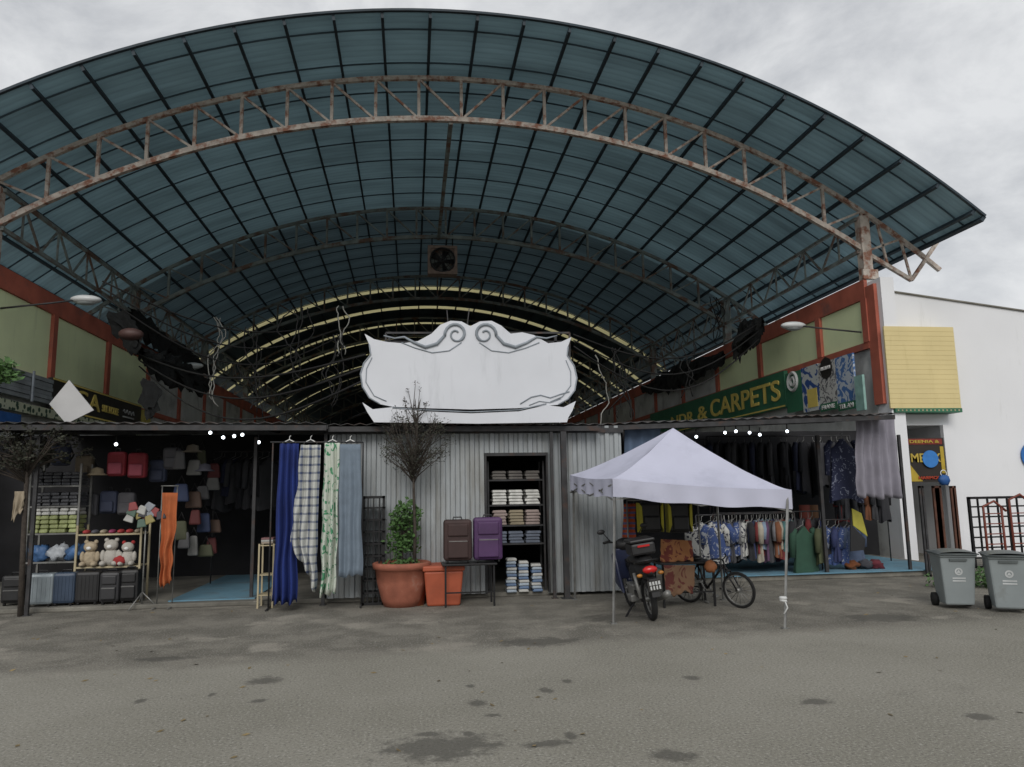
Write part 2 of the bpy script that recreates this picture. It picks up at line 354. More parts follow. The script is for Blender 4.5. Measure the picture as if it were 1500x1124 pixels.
for k in range(-12, 13):
    a = k / 18.3 + .012
    if abs(a) < AM + .01:
        MB().bar(arc(a, RR - .07, Y0 + .02), arc(a, RR - .07, 56), .06, .13, arc(a, 1, 0) - arc(a, 0, 0)).build('purlin', m_purlin, roof)
for sgn in (-1, 1): MB().bar(arc(sgn * AM, RR - .05, Y0), arc(sgn * AM, RR - .05, Y1), .08, .14, arc(sgn * AM, 1, 0) - arc(sgn * AM, 0, 0)).build('eave_purlin', m_purlin, roof)
for i in range(17):
    yy = Y0 + .6 + i * 1.3; mb = MB()
    for j in range(40):
        a, b = -AM + 2 * AM * j / 40, -AM + 2 * AM * (j + 1) / 40
        mb.bar(arc(a, RR - .02, yy), arc(b, RR - .02, yy), .03, .025, Vector((0, 1, 0)))
    mb.build('cross_rib', m_rib, roof)
def chord(dx, z0, r=18.5): return Vector((XC + dx, 0, z0 - r + math.sqrt(r * r - dx * dx)))
TR = [16.7, 25.0, 33.3, 41.6, 49.9, 58.2, 66.5, 74.8]
for ti, yt in enumerate(TR):
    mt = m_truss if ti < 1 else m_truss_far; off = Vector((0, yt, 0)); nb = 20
    t0 = MB(); xs = [-12 + i * .6 for i in range(41)]
    for a, b in zip(xs, xs[1:]): t0.bar(chord(a, 11.45) + off, chord(b, 11.45) + off, .09, .10)
    tr = t0.build('truss', mt, roof)
    t1 = MB(); xs = [-10 + i * .5 for i in range(41)]
    for a, b in zip(xs, xs[1:]): t1.bar(chord(a, 10.42) + off, chord(b, 10.42) + off, .11, .12)
    t1.build('bottom_chord', mt, tr)
    tw = MB()
    for i in range(nb + 1):
        x = -10 + i; tw.bar(chord(x, 11.43) + off, chord(x, 10.42) + off, .07, .07)
        if i < nb:
            if x < 0: tw.bar(chord(x, 11.43) + off, chord(x + 1, 10.42) + off, .05, .05)
            else: tw.bar(chord(x, 10.42) + off, chord(x + 1, 11.43) + off, .05, .05)
    tw.build('web_bracing', mt, tr)
    br = MB()
    for s in (-1, 1):
        pts = [(10, 7.45), (11.2, 6.75), (12.0, 7.75)]
        V = [Vector((XC + s * x, yt, z)) for x, z in pts]
        br.bar(V[0], V[1], .09); br.bar(V[1], V[2], .08)
        br.bar(V[0], chord(s * 11, 11.43) + off, .05); br.bar(chord(s * 11, 11.43) + off, V[1], .05)
        br.bar((V[0] + V[1]) / 2, chord(s * 10.4, 11.43) + off, .05)
    br.build('end_bracket', mt, tr)
    for s in (-1, 1):
        MB().box(XC + s * 10 - .12, XC + s * 10 + .12, yt - .12, yt + .12, 6.705, 8.35).box(XC + s * 10 - .2, XC + s * 10 + .2, yt - .19, yt - .13, 6.71, 6.95).build('column', mt, roof)
for s in (-1, 1):
    g = MB(); x = XC + s * 9.85
    g.bar((x, 16.7, 8.3), (x, 75, 8.3), .08); g.bar((x, 16.7, 7.45), (x, 75, 7.45), .08); yy = 16.7
    while yy < 66:
        g.bar((x, yy, 7.45), (x, yy + .85, 8.3), .045); g.bar((x, yy + .85, 8.3), (x, yy + 1.7, 7.45), .045); g.bar((x, yy + .85, 7.45), (x, yy + .85, 8.3), .04); yy += 1.7
    g.build('side_girder', m_truss_far, roof)
MB().bar((XC - .25, 16.7, 10.36), (XC - .25, 25, 10.36), .10, .12).build('ridge_tie', m_truss_far, roof)
struct(MB().box(-10, 12.3, 84.05, 84.3, 0, 12).build('hall_end_wall', m_dark))  # near black, the shade of the hall depth put into its colour
# ---------------------------------------------------------------- shop rows
def row(side):
    X = 11.05 if side > 0 else -8.85; s = side; d = -s
    y0, y1 = (16.55, 84) if s > 0 else (14.6, 84)
    t = thing('shop_row', 'right hand shop row with red framed upper wall panels facing the hall' if s > 0 else 'left hand shop row with red framed lime green upper panels facing the hall', 'building', (X, y0, 0))
    zb = 5.15 if s > 0 else 4.6
    MB().box(min(X, X + s * .4), max(X, X + s * .4), y0, y1, 0, 6.7).build('wall', m_dwhite, t)
    xa, xb = sorted((X + d * .004, X + d * .09))
    MB().box(xa, xb, y0, y1, 6.22, 6.7).build('red_top_beam', m_redpaint, t)
    MB().box(xa, xb, y0, y1, zb - .16, zb).build('red_lower_beam', m_redpaint, t)
    posts = [16.62, 18.75, 22.3] if s > 0 else [15.8, 19.55, 22.95]
    yy = posts[-1] + 3.4
    while yy < 80: posts.append(yy); yy += 3.5
    for q in posts:
        xc, xd = sorted((X + d * .005, X + d * .11)); MB().box(xc, xd, q - .11, q + .11, zb, 6.22).build('red_post', m_redpaint, t)
    for q, r in zip(posts, posts[1:]):
        xe, xf = sorted((X + d * .003, X + d * .03))
        MB().box(xe, xf, q + .12, r - .12, zb, 6.215).build('wall_panel', m_green if q < 25 else m_dwhite, t)
    return t
rowR = row(1); rowL = row(-1)
fac = thing('white_shop_building', 'white painted shop building with yellow slatted panel beside the hall', 'building', (14, 16.5, 0))
Yf = 16.45
MB().box(11.06, 11.40, 16.05, 16.54, 0, 6.62).build('end_pier', m_white, fac)
MB().box(10.97, 11.055, 16.2, 16.54, 3.6, 6.5).build('red_edge', m_redpaint, fac)
zt = 6.38; zr = P(1500, 457, Yf).z; xr = P(1500, 457, Yf).x; sl = (zr - zt) / (xr - 11.41)
def zroof(x): return zt + sl * (x - 11.41)
wl = MB(); X3 = 24.0; XD = P(1392, 700, Yf).x
wl.prism([(11.41, Yf, 3.1), (XD, Yf, 3.1), (XD, Yf, 0), (X3, Yf, 0), (X3, Yf, zroof(X3)), (11.41, Yf, zroof(11.41))], 8)
wl.build('wall', m_white, fac)
MB().bar((11.41, Yf + .1, zt + .02), (X3, Yf + .1, zroof(X3) + .02), .3, .03).build('parapet_cap', m_conc, fac)
a = P(1294, 478, 16.0); b = P(1408, 598, 16.0)
yp = MB(); ns = 17
for i in range(ns):
    z0 = b.z + (a.z - b.z) * i / ns; z1 = b.z + (a.z - b.z) * (i + 1) / ns - .006
    yp.box(a.x, b.x, 16.0 - .006, 16.04, z0, z1)
yp.box(a.x + .01, b.x - .01, 16.0, 16.03, b.z, a.z); yp.box(11.42, b.x - .02, 16.04, Yf - .004, b.z + .02, a.z - .02)
yp.build('yellow_slat_panel', m_yellow, fac)
MB().box(a.x + .1, b.x, 15.97, 16.44, b.z - .10, b.z - .003).build('green_trim', m_sgreen, fac)
mb = MB()
for k in range(16): x = a.x + .15 + (b.x - a.x - .15) * k / 16; mb.box(x, x + .035, 15.962, 15.969, b.z - .07, b.z - .035)
mb.build('trim_dots', m_cream, fac)
MB().box(11.42, XD, 20, 20.1, 0, 3.1).build('doorway_back', m_dark, fac)  # dark sheet, its colour stands for the shade inside the doorway
MB().box(XD - .15, XD + .12, Yf - .12, Yf - .005, 0, 3.098).build('door_pillar', m_white, fac)
lp = P(1513, 668, Yf - .01)
lo = MB(Matrix.Translation((lp.x, Yf - .03, lp.z)) @ Matrix.Rotation(rad(90), 4, 'X')); lo.lathe([(.0, 0), (.34, 0), (.34, .03), (.0, .031)], (0, 0, 0), 32); lo.build('round_blue_emblem', mat('emblem_blue', (.02, .14, .42), .6), fac)
lo = MB(); lo.ring((lp.x, Yf - .065, lp.z), (0, 1, 0), .2, .035, 24, 6); lo.build('white_emblem_ring', m_wtext, fac)
bn = thing('shop_banner', 'black and yellow banner with blue disc hanging in the doorway of the white building', 'banner', P(1355, 706, Yf - .3))
A, B = P(1323, 642, Yf - .3), P(1388, 706, Yf - .3); yb = Yf - .3
MB().box(A.x, B.x, yb, yb + .02, B.z, A.z).build('cloth', mat('banner_black', (.02, .015, .012), .7), bn)
MB().box(A.x + .08, B.x - .05, yb - .012, yb - .003, A.z - .15, A.z - .02).build('red_strip', mat('banner_red', (.2, .025, .02), .7), bn)
MB().prism([(A.x + .04, yb - .003, B.z + .02), (A.x + .4, yb - .003, B.z + .02), (A.x + .12, yb - .003, B.z + .4), (A.x + .04, yb - .003, B.z + .5)][::-1], .003, Vector((0, -1, 0))).box(B.x - .12, B.x - .03, yb - .012, yb - .003, B.z + .2, A.z - .2).build('yellow_patch', mat('banner_yellow', (.42, .30, .03), .7), bn)
m_bt = mat('banner_gold', (.45, .33, .05), .6)
text('DEENIA &', ((A.x + B.x) / 2, yb - .02, A.z - .085), (1, 0, 0), (0, 0, 1), .75, .07, m_bt, bn)
text('MEXX', ((A.x + B.x) / 2, yb - .02, (A.z + B.z) / 2 + .05), (1, 0, 0), (0, 0, 1), .75, .2, m_bt, bn)
text('HARMONI', ((A.x + B.x) / 2 + .08, yb - .02, B.z + .1), (1, 0, 0), (0, 0, 1), .6, .07, mat('red_letters', (.4, .05, .02), .6), bn)
dd = MB(Matrix.Translation(((A.x + B.x) / 2 + .1, yb - .03, (A.z + B.z) / 2 + .02)) @ Matrix.Rotation(rad(90), 4, 'X')); dd.lathe([(0, 0), (.2, 0), (.2, .02), (0, .021)], (0, 0, 0), 24); dd.build('blue_disc', mat('bright_blue', (.03, .18, .5), .6), bn)
Xs = 10.82
sg = thing('carpet_shop_sign', 'long dark green shop sign reading & CARPETS in gold letters on the right hand wall', 'sign', (Xs, 22, 4))
q0, q1 = Q(1150, 575, Xs).y, Q(952, 600, Xs).y
MB().box(Xs, Xs + .12, q0, q1, 4.0, 5.08).build('board', m_sgreen, sg)
MB().box(Xs - .01, Xs + .0, q0 + .05, q1, 4.03, 4.07).build('gold_line', m_gold, sg)
for s_, pa, pb, zc, hh in (('CARPETS', 1145, 1040, 4.55, .62), ('&', 1036, 1021, 4.5, .5), ('NDR', 1016, 982, 4.45, .45)):
    y_a, y_b = Q(pa, 580, Xs).y, Q(pb, 588, Xs).y
    text(s_, (Xs - .02, (y_a + y_b) / 2, zc), (0, -1, 0), (0, 0, 1), abs(y_b - y_a) - .1, hh, m_gold, sg)
Xp = 10.72
def poster(pxa, pxb, name, label, m, pyt, pyb):
    ya, yb_ = Q(pxa, 560, Xp).y, Q(pxb, 560, Xp).y; zt = Q((pxa + pxb) / 2, pyt, Xp).z; zb = Q((pxa + pxb) / 2, pyb, Xp).z
    t = thing(name, label, 'poster', (Xp, (ya + yb_) / 2, zb))
    MB().box(Xp, Xp + .05, min(ya, yb_) + .01, max(ya, yb_) - .01, zb, zt).build('panel', m, t); return t, ya, yb_, zb, zt
t, ya, yb_, zb, zt2 = poster(1150, 1174, 'emblem_panel', 'dark green panel with round grey emblem at the near end of the carpet sign', m_sgreen, 545, 604)
o = MB(); o.ring((Xp - .01, (ya + yb_) / 2, 4.65), (1, 0, 0), .25, .05, 20, 5); o.ring((Xp - .01, (ya + yb_) / 2, 4.65), (1, 0, 0), .11, .05, 16, 5); o.build('round_emblem', m_dwhite, t)
t, ya, yb_, zb, zt2 = poster(1174, 1199, 'cloth_poster', 'poster printed in blue, yellow and white beside the round emblem', pmat('poster_a', (.50, .53, .52), (.02, .07, .25), 'blob', 2.2, .5), 536, 603)
MB().box(Xp - .01, Xp - .002, yb_ + .1, yb_ + .6, zb + .1, zb + .6).build('yellow_shape', m_gold, t)
t, ya, yb_, zb, zt2 = poster(1199, 1225, 'cloth_poster', 'black and white ornamental poster in the middle of the poster row', pmat('poster_b', (.50, .50, .48), (.12, .12, .13), 'blob', 5, .52), 529, 602)
MB(Matrix.Translation((Xp - .012, (ya + yb_) / 2, 4.75)) @ Matrix.Rotation(rad(90), 4, 'Y')).lathe([(0, 0), (.3, 0), (.3, .01), (0, .011)], (0, 0, 0), 8).build('black_medallion', m_sblack, t)
text('RUGELAN', (Xp - .03, (ya + yb_) / 2, 4.75), (0, -1, 0), (0, 0, 1), .45, .09, m_wtext, t)
MB().box(Xp - .014, Xp - .004, yb_ + .02, ya - .02, zb, zb + .2).build('lower_strip', m_sgreen, t)
text('FRANE', (Xp - .02, (ya + yb_) / 2, zb + .1), (0, -1, 0), (0, 0, 1), .6, .11, m_wtext, t)
t, ya, yb_, zb, zt2 = poster(1225, 1252, 'cloth_poster', 'blue and white marbled poster nearest the white pier', pmat('poster_c', (.45, .50, .56), (.06, .15, .36), 'blob', 3.2, .5), 520, 601)
MB().box(Xp - .014, Xp - .004, yb_ + .02, ya - .02, zb, zb + .2).build('lower_strip', m_sgreen, t)
text('TEL AM', (Xp - .02, (ya + yb_) / 2, zb + .1), (0, -1, 0), (0, 0, 1), .6, .11, m_wtext, t)
tag(MB().box(10.62, 10.68, Q(1268, 560, 10.7).y, Q(1256, 560, 10.7).y, Q(1262, 602, 10.7).z, Q(1262, 550, 10.7).z).build('light_board', mat('pale_teal_panel', (.25, .42, .38), .7)), 'narrow pale teal board beside the white pier', 'board')
Xl = -8.6
ls = thing('silk_shop_sign', 'black shop sign with gold SA and small SILK HOUSE lettering on the left hand wall', 'sign', (Xl, 20, 4))
ya, yb_ = Q(78, 560, Xl).y, Q(207, 600, Xl).y
MB().box(Xl - .12, Xl, ya, yb_, 3.85, 4.62).build('board', m_sblack, ls)
MB().box(Xl, Xl + .012, ya, yb_, 3.86, 3.9).box(Xl, Xl + .012, ya, yb_, 4.57, 4.61).build('gold_border', m_gold, ls)
y_a, y_b = Q(112, 580, Xl).y, Q(128, 585, Xl).y
text('S', (Xl + .02, (y_a + y_b) / 2, 4.28), (0, 1, 0), (0, 0, 1), y_b - y_a, .44, m_gold, ls)
y_a, y_b = Q(130, 580, Xl).y, Q(146, 585, Xl).y
text('A', (Xl + .02, (y_a + y_b) / 2, 4.28), (0, 1, 0), (0, 0, 1), y_b - y_a, .44, m_gold, ls)
y_a, y_b = Q(149, 595, Xl).y, Q(173, 595, Xl).y
text('SILK HOUSE', (Xl + .02, (y_a + y_b) / 2, 4.2), (0, 1, 0), (0, 0, 1), y_b - y_a, .2, m_gold, ls)
y_a, y_b = Q(180, 595, Xl).y, Q(196, 598, Xl).y
mb = MB(); mb.tube([(Xl + .02, y_a + (y_b - y_a) * t / 12, 4.28 + .06 * math.sin(t * 1.9)) for t in range(13)], .018, 5); mb.bar((Xl + .02, y_a, 4.12), (Xl + .02, y_b, 4.12), .02, .04); mb.build('white_flourish', m_dwhite, ls)
sh_ = thing('grey_fascia', 'grey louvred fascia with patterned strip at the left edge above the awning', 'fascia', (Xl, 16, 4))
mb = MB()
for i in range(6): mb.box(Xl - .1, Xl + .02 * (i % 2), 14.7, ya - .02, 3.95 + i * .1, 4.04 + i * .1)
mb.build('slats', mat('grey_fascia_paint', (.20, .22, .23), .6, 0, .3, 2), sh_)
MB().box(Xl - .1, Xl + .03, 14.7, yb_, 3.62, 3.83).build('patterned_strip', pmat('strip_pattern', (.02, .05, .03), (.4, .42, .3), 'dots', 8, .42), sh_)
for i, q in enumerate([16.6, 18.2]): MB().box(Xl + .03, Xl + .07, q, q + .05, 3.9, 4.6).build('batten', m_signg, sh_)
tag(MB().box(Xl + .05, Xl + .2, 15.5, 17.5, 3.3, 3.52).build('blue_fascia_board', m_bluep), 'dark blue board under the grey fascia at the left edge', 'board')
tag(MB().box(Xl - .02, Xl + .1, yb_ + .05, yb_ + .6, 3.9, 4.5).build('yellow_notice', mat('yellow_notice', (.40, .34, .08), .7)), 'small yellow notice board past the far end of the black sign', 'board')
# ---------------------------------------------------------------- awnings and kiosk
def slope_sheet(name, label, A, B, depth, rise, m, pitch=.2):
    t = thing(name, label, 'awning', (A + B) / 2)
    n = int((B.x - A.x) / pitch) * 2; mb = MB()
    def fn(u, v):
        p = A.lerp(B, u); i = round(u * n); return Vector((p.x, p.y + depth * v, p.z + rise * v + (.03 if i % 2 else 0) + .02 * noise.noise(Vector((p.x * .8, 0, 1)))))
    mb.grid(fn, n, 1); mb.build('roof_sheet', m, t, sol=.006)
    fr = MB(); fr.bar(A + Vector((0, .05, -.06)), B + Vector((0, .05, -.06)), .05, .08); fr.bar(A + Vector((0, depth * .5, rise * .5 - .06)), B + Vector((0, depth * .5, rise * .5 - .06)), .06, .08)
    n2 = max(2, int((B.x - A.x) / 1.1))
    for i in range(n2 + 1):
        p = A.lerp(B, i / n2); fr.bar(p + Vector((0, .05, -.045)), p + Vector((0, depth, rise - .045)), .04, .06)
    fr.build('frame', m_post, t); return t
slope_sheet('sheet_awning', 'long dark corrugated awning over the open stalls on the left', P(-90, 620, 12.0), P(478, 621, 12.0), 4.7, .22, m_awn)
slope_sheet('sheet_awning', 'grey corrugated awning over the steel clad kiosk in the middle', P(480, 623, 12.1), P(880, 622, 12.1), 4.6, .22, m_awn)
slope_sheet('sheet_awning', 'dark corrugated awning over the clothes stall on the right', P(882, 622, 12.4), P(1312, 606, 12.4), 4.0, .25, m_awn)
ki = thing('corrugated_kiosk', 'grey corrugated steel kiosk with a doorway in the middle of the frontage', 'kiosk', P(650, 870, 12.45))
def corr(mb, xa, xb, za, zb, y, pitch=.16, dp=.035):
    pts = []; x = xa
    while x < xb:
        for fx, dy in ((0, 0), (.3, 0), (.42, -dp), (.82, -dp), (.94, 0)):
            if x + fx * pitch < xb: pts.append((x + fx * pitch, y + dy))
        x += pitch
    pts.append((xb, y)); vs = []
    for (px, py) in pts: vs += [(px, py, za), (px, py, zb)]
    mb.add(vs, [(2 * i, 2 * i + 2, 2 * i + 3, 2 * i + 1) for i in range(len(pts) - 1)])
Yk = 12.45
xk = [P(p, 750, Yk).x for p in (478, 713, 801, 916)]
ztop = 2.78; zdo = P(750, 668, Yk).z
mb = MB(); corr(mb, xk[0], xk[1], .08, ztop, Yk); corr(mb, xk[2], xk[3], .05, ztop, Yk); corr(mb, xk[1], xk[2], zdo, ztop, Yk)
mb.build('corrugated_wall', m_corr, ki, sol=.004)
MB().box(xk[0], xk[0] + .03, Yk, 16.7, .08, ztop).box(xk[3] - .03, xk[3], Yk, 16.7, .1, ztop).build('side_wall', m_corr, ki)
MB().box(xk[1] - .03, xk[1], Yk - .05, Yk + .05, .07, zdo + .05).box(xk[2], xk[2] + .03, Yk - .05, Yk + .05, .07, zdo + .05).box(xk[1], xk[2], Yk - .05, Yk + .05, zdo, zdo + .05).build('door_frame', m_post, ki)
MB().box(xk[0], xk[3], Yk - .06, Yk + .02, ztop - .12, ztop - .04).build('top_rail', m_post, ki)
tag(MB().box(-8.8, 10.9, 16.72, 16.78, 0, 3.0).build('back_partition', m_dark), 'partition closing off the back of the front stalls, coloured near black as shade', 'partition')
tag(MB().box(-8.84, -8.7, 12.7, 16.7, 0, 2.7).build('end_partition', m_dark), 'partition at the left end of the stalls, coloured near black as shade', 'partition')
for px, yy, wd, pb, lab in ((40, 12.3, .05, 884, 'slim dark awning post at the left shelf of packed clothes'), (813, 12.15, .05, 880, 'slimmer dark post beside the kiosk doorway'), (831, 12.1, .09, 882, 'thicker dark post beside the tent corner'), (473, 12.3, .05, 878, 'slim dark awning post behind the hanging fabrics'),
                            (368, 12.9, .05, 870, 'slim dark post in the open gap of the left stall'), (1213, 13.4, .06, 858, 'slim dark post behind the clothes rail on the right'), (1335, 13.4, .05, 850, 'slim dark post by the brown gate')):
    g_ = P(px, pb, yy)
    tp = thing('awning_post', lab, 'post', (g_.x, yy, 0))
    MB().box(g_.x - wd / 2, g_.x + wd / 2, yy - wd / 2, yy + wd / 2, .01, 2.66).build('shaft', m_post, tp); MB().box(g_.x - wd, g_.x + wd, yy - wd, yy + wd, 0, .012).build('foot_plate', m_post, tp)
struct(MB().box(*[P(p, 860, 13.4).x for p in (265, 385)], 12.75, 16.5, .072, .09).build('blue_floor_mat', m_blue_mat))
struct(MB().box(P(1010, 860, 13.4).x, 10.4, 13.3, 16.6, .102, .12).build('blue_floor_mat', m_blue_mat))
# ---------------------------------------------------------------- ornate sign
Ys = 11.95
def S(px, py, dy=0): return P(px, py, Ys) + Vector((0, dy, 0))
sgn = thing('ornate_sign_board', 'large blank white sign board with scroll crest standing on the kiosk roof', 'sign', S(687, 618))
top = [(534, 489), (548, 497), (566, 501), (590, 503), (612, 500), (632, 489), (645, 476), (660, 470), (676, 471), (689, 478), (703, 471), (720, 470), (734, 477), (748, 489), (765, 487), (782, 491), (803, 503), (822, 501), (837, 494)]
right_ = [(832, 508), (831, 521), (841, 536), (845, 554), (842, 572), (832, 585), (818, 593)]
bot = [(760, 598), (690, 600), (620, 598), (575, 596)]
left_ = [(556, 592), (541, 583), (531, 567), (528, 548), (533, 532), (543, 520), (541, 505)]
pl = [S(*p) for p in top + right_ + bot + left_]
MB().prism(pl[::-1], .05).build('main_board', m_signw, sgn)
rb = [(531, 590), (546, 600), (575, 597), (620, 603), (690, 606), (760, 603), (800, 594), (825, 597), (843, 588), (838, 602), (832, 612), (830, 619), (700, 621), (548, 619), (538, 604)]
MB().prism([S(*p, -.03) for p in rb][::-1], .028).build('lower_ribbon', m_signw, sgn)
ol = MB()
def pol(pts, r=.012, dy=-.008): ol.tube([S(*p, dy) for p in pts], r, 5)
def spiral(cx, cy, r0, r1, a0, turns, s=1): return [(cx + s * (r0 + (r1 - r0) * t / 24) * math.cos(a0 + turns * 2 * math.pi * t / 24), cy + (r0 + (r1 - r0) * t / 24) * math.sin(a0 + turns * 2 * math.pi * t / 24)) for t in range(25)]
for s, cx in ((1, 668), (-1, 710)):
    ol.tube([S(*p, -.01) for p in spiral(cx, 490, 17, 4, math.pi * .95, 1.4, s)], [.026] * 12 + [.016] * 13, 6)
    ol.tube([S(cx - s * d_, 490 + e_, -.01) for d_, e_ in ((17, 2), (28, 14), (45, 19), (62, 12), (76, 4), (90, 6), (106, 2))], [.024, .03, .03, .024, .018, .014, .01], 6)
    ol.tube([S(cx - s * d_, 490 + e_, -.005) for d_, e_ in ((-8, 12), (10, 24), (35, 27), (60, 20), (80, 12))], [.010] * 5, 5)
pol(left_, .012); pol(right_, .012)
pol([(545, 524), (537, 540), (536, 560), (548, 580), (566, 588)], .008); pol([(829, 528), (836, 545), (836, 565), (824, 581), (806, 589)], .008)
pol([(575, 598), (620, 601), (690, 604), (760, 601), (800, 592)], .010, -.034)
pol([(762, 592), (778, 582), (792, 579), (806, 583), (820, 578), (834, 574)], .010); pol([(775, 594), (790, 588), (806, 590), (822, 584)], .007)
ol.build('scroll_outline', m_signg, sgn, True)
bf = MB()
for px in (570, 640, 735, 815): bf.bar(S(px, 622, .09), S(px, 492, .09), .04)
bf.bar(S(540, 500, .09), S(835, 500, .09), .04); bf.bar(S(565, 486, .1), S(836, 486, .1), .03); bf.bar(S(836, 486, .1), S(836, 600, .1), .03); bf.bar(S(565, 486, .1), S(565, 610, .1), .03)
bf.bar(S(655, 452, .1), S(657, 475, .1), .015); bf.bar(S(688, 450, .1), S(685, 475, .1), .015)
bf.build('back_frame', m_post, sgn)
# ---------------------------------------------------------------- fan
fc = P(648, 383, 24.9); fan = thing('industrial_fan', 'square brown exhaust fan hanging under the second roof truss', 'fan', fc)
hs = .5
mb = MB()
for (xa, xb, za, zb) in ((-hs, hs, hs - .1, hs), (-hs, hs, -hs, -hs + .1), (-hs, -hs + .1, -hs + .1, hs - .1), (hs - .1, hs, -hs + .1, hs - .1)): mb.box(fc.x + xa, fc.x + xb, fc.y - .2, fc.y + .2, fc.z + za, fc.z + zb)
for sx in (-1, 1):
    for sz in (-1, 1): mb.prism([(fc.x + sx * .4, fc.y - .15, fc.z + sz * .4), (fc.x + sx * .4, fc.y - .15, fc.z + sz * .17), (fc.x + sx * .17, fc.y - .15, fc.z + sz * .4)], .03)
mb.build('housing', m_lattice, fan)
mb = MB(); mb.ring(fc + Vector((0, -.18, 0)), (0, 1, 0), .42, .03); mb.ring(fc + Vector((0, -.2, 0)), (0, 1, 0), .28, .01, 24, 4); mb.ring(fc + Vector((0, -.2, 0)), (0, 1, 0), .14, .01, 24, 4)
for k in range(8):
    a = k * math.pi / 8; mb.bar(fc + Vector((math.cos(a) * .42, -.2, math.sin(a) * .42)), fc - Vector((math.cos(a) * .42, .2, math.sin(a) * .42)), .012)
mb.build('guard', m_blackm, fan)
mb = MB(); mb.ball(fc + Vector((0, -.05, 0)), .09)
for k in range(5):
    a = k * 2 * math.pi / 5; u = Vector((math.cos(a), 0, math.sin(a))); n_ = Vector((-math.sin(a), .5, math.cos(a)))
    mb.add([fc + u * .06 - n_ * .04, fc + u * .38 - n_ * .12, fc + u * .38 + n_ * .12, fc + u * .06 + n_ * .04], [(0, 1, 2, 3)])
mb.build('blades', m_blackm, fan)
MB().box(fc.x - .4, fc.x + .4, fc.y + .1, fc.y + .12, fc.z - .4, fc.z + .4).build('rear_louvre', m_truss_far, fan)
MB().bar(fc + Vector((-.35, 0, .5)), fc + Vector((-.35, .1, 1.0)), .04).bar(fc + Vector((.35, 0, .5)), fc + Vector((.35, .1, 1.0)), .04).build('hanger', m_blackm, fan)
# ---------------------------------------------------------------- wall lamps
def lamp(hx, hy, Y, wall, label):
    h = P(hx, hy, Y); t = thing('wall_lamp', label, 'lamp', h, 'street style lamps on arms')
    wx = Vector(wall); MB().tube([wx, wx.lerp(h, .6) + Vector((0, 0, .02)), h + Vector((0, 0, .05))], .022).build('arm', m_post, t, True)
    MB().ball(h + Vector((0, 0, .03)), .33, .18, .10, 16).build('shell', m_lampw, t, True)
    MB().ball(h + Vector((0, 0, -.03)), .22, .13, .07, 14).build('diffuser', mat('lamp_glass', (.35, .38, .38), .3), t, True)
lamp(126, 441, 17.5, Q(0, 452, -8.75), 'white lamp head on a long arm in front of the near green panels, left')
lamp(283, 537, 26, Q(228, 540, -8.75), 'white lamp head on an arm deeper inside the hall, left')
lamp(1162, 479, 17.5, Q(1262, 487, 10.95), 'white lamp head on an arm from the right hand wall')
tag(MB().ball(P(192, 490, 17.4), .27, .2, .14).build('brown_lantern', mat('brown_shell', (.07, .035, .03), .6), None, True), 'dark reddish lantern tucked under the left roof edge', 'lamp')
# ---------------------------------------------------------------- nets and cables
def net(pts, r, label):
    mb = MB(); P3 = [Vector(p) for p in pts]; n = 16; vs = []; K = 34
    def at(t):
        u = t * (len(P3) - 1); i = min(int(u), len(P3) - 2); return P3[i].lerp(P3[i + 1], u - i)
    for i in range(K + 1):
        t = i / K; p = at(t); rr = r * (.35 + .65 * math.sin(math.pi * min(1, max(.05, t))))
        for j in range(n):
            a = 2 * math.pi * j / n; d = Vector((math.cos(a) * .6, math.cos(a) * .6, math.sin(a) * (.8 if math.sin(a) > 0 else 1.7)))
            k = 1 + noise.noise(p * 2.3 + d * 1.7) * 1.2 + noise.noise(p * 7 + d * 6) * .5; vs.append(p + d * rr * max(.15, k))
    mb.add(vs, [(i * n + j, (i + 1) * n + j, (i + 1) * n + (j + 1) % n, i * n + (j + 1) % n) for i in range(K) for j in range(n)])
    tag(mb.build('shade_net', m_net, None), label, 'net', 'black shade nets bunched under the roof edges')
net([P(1118, 472, 20), P(1085, 488, 21), P(1075, 515, 21)], .36, 'bunched black shade net near the lamp on the right')
net([P(1060, 520, 24), P(1000, 545, 28), P(940, 570, 34)], .3, 'rolled black shade net running deep along the right wall')
net([P(165, 462, 19), P(185, 475, 19), P(205, 500, 19)], .25, 'bunched black shade net beside the near lamp on the left')
net([P(205, 515, 20), P(260, 540, 23), P(310, 565, 27)], .28, 'black shade net hanging along the left wall')
net([P(215, 560, 17), P(222, 600, 17)], .22, 'black shade net hanging down past the far end of the black sign')
net([P(190, 455, 24), P(240, 500, 26), P(310, 545, 30)], .28, 'black shade net tucked under the left eave, deeper in')
def cable(px, py, Y, h, wid, m, label, n=5):
    mb = MB(); b = P(px, py, Y)
    for s in range(n):
        p = b + Vector((random.uniform(-wid, wid) * .5, random.uniform(-.1, .1), 0)); pts = [p.copy()]; v = Vector((random.uniform(-1, 1), 0, -1))
        for k in range(16):
            v += Vector((random.uniform(-.9, .9), random.uniform(-.3, .3), random.uniform(-.6, .5))); v.x -= (p.x - b.x) / wid * .5; v.normalize(); v.z -= .25
            p = p + v * (h / 9); pts.append(p.copy())
        mb.tube(pts, .016, 4)
    tag(mb.build('tangled_cable', m, None, True), label, 'cable', 'loose cables dangling under the roof')
cable(318, 465, 21, 1.2, .22, m_wirew, 'pale tangled cables hanging at the left end of the first yellow arch', 3)
cable(498, 448, 20, .7, .3, m_wirew, 'pale tangled cables hanging left of the sign crest', 2)
cable(440, 450, 20, 1.0, .4, m_wire, 'dark tangled cables hanging between the pale ones', 4)
cable(490, 490, 19, .9, .4, m_wire, 'dark tangled cables just left of the white sign', 4)
cable(370, 480, 20, 1.1, .4, m_wire, 'dark cables dangling over the left stalls', 4)
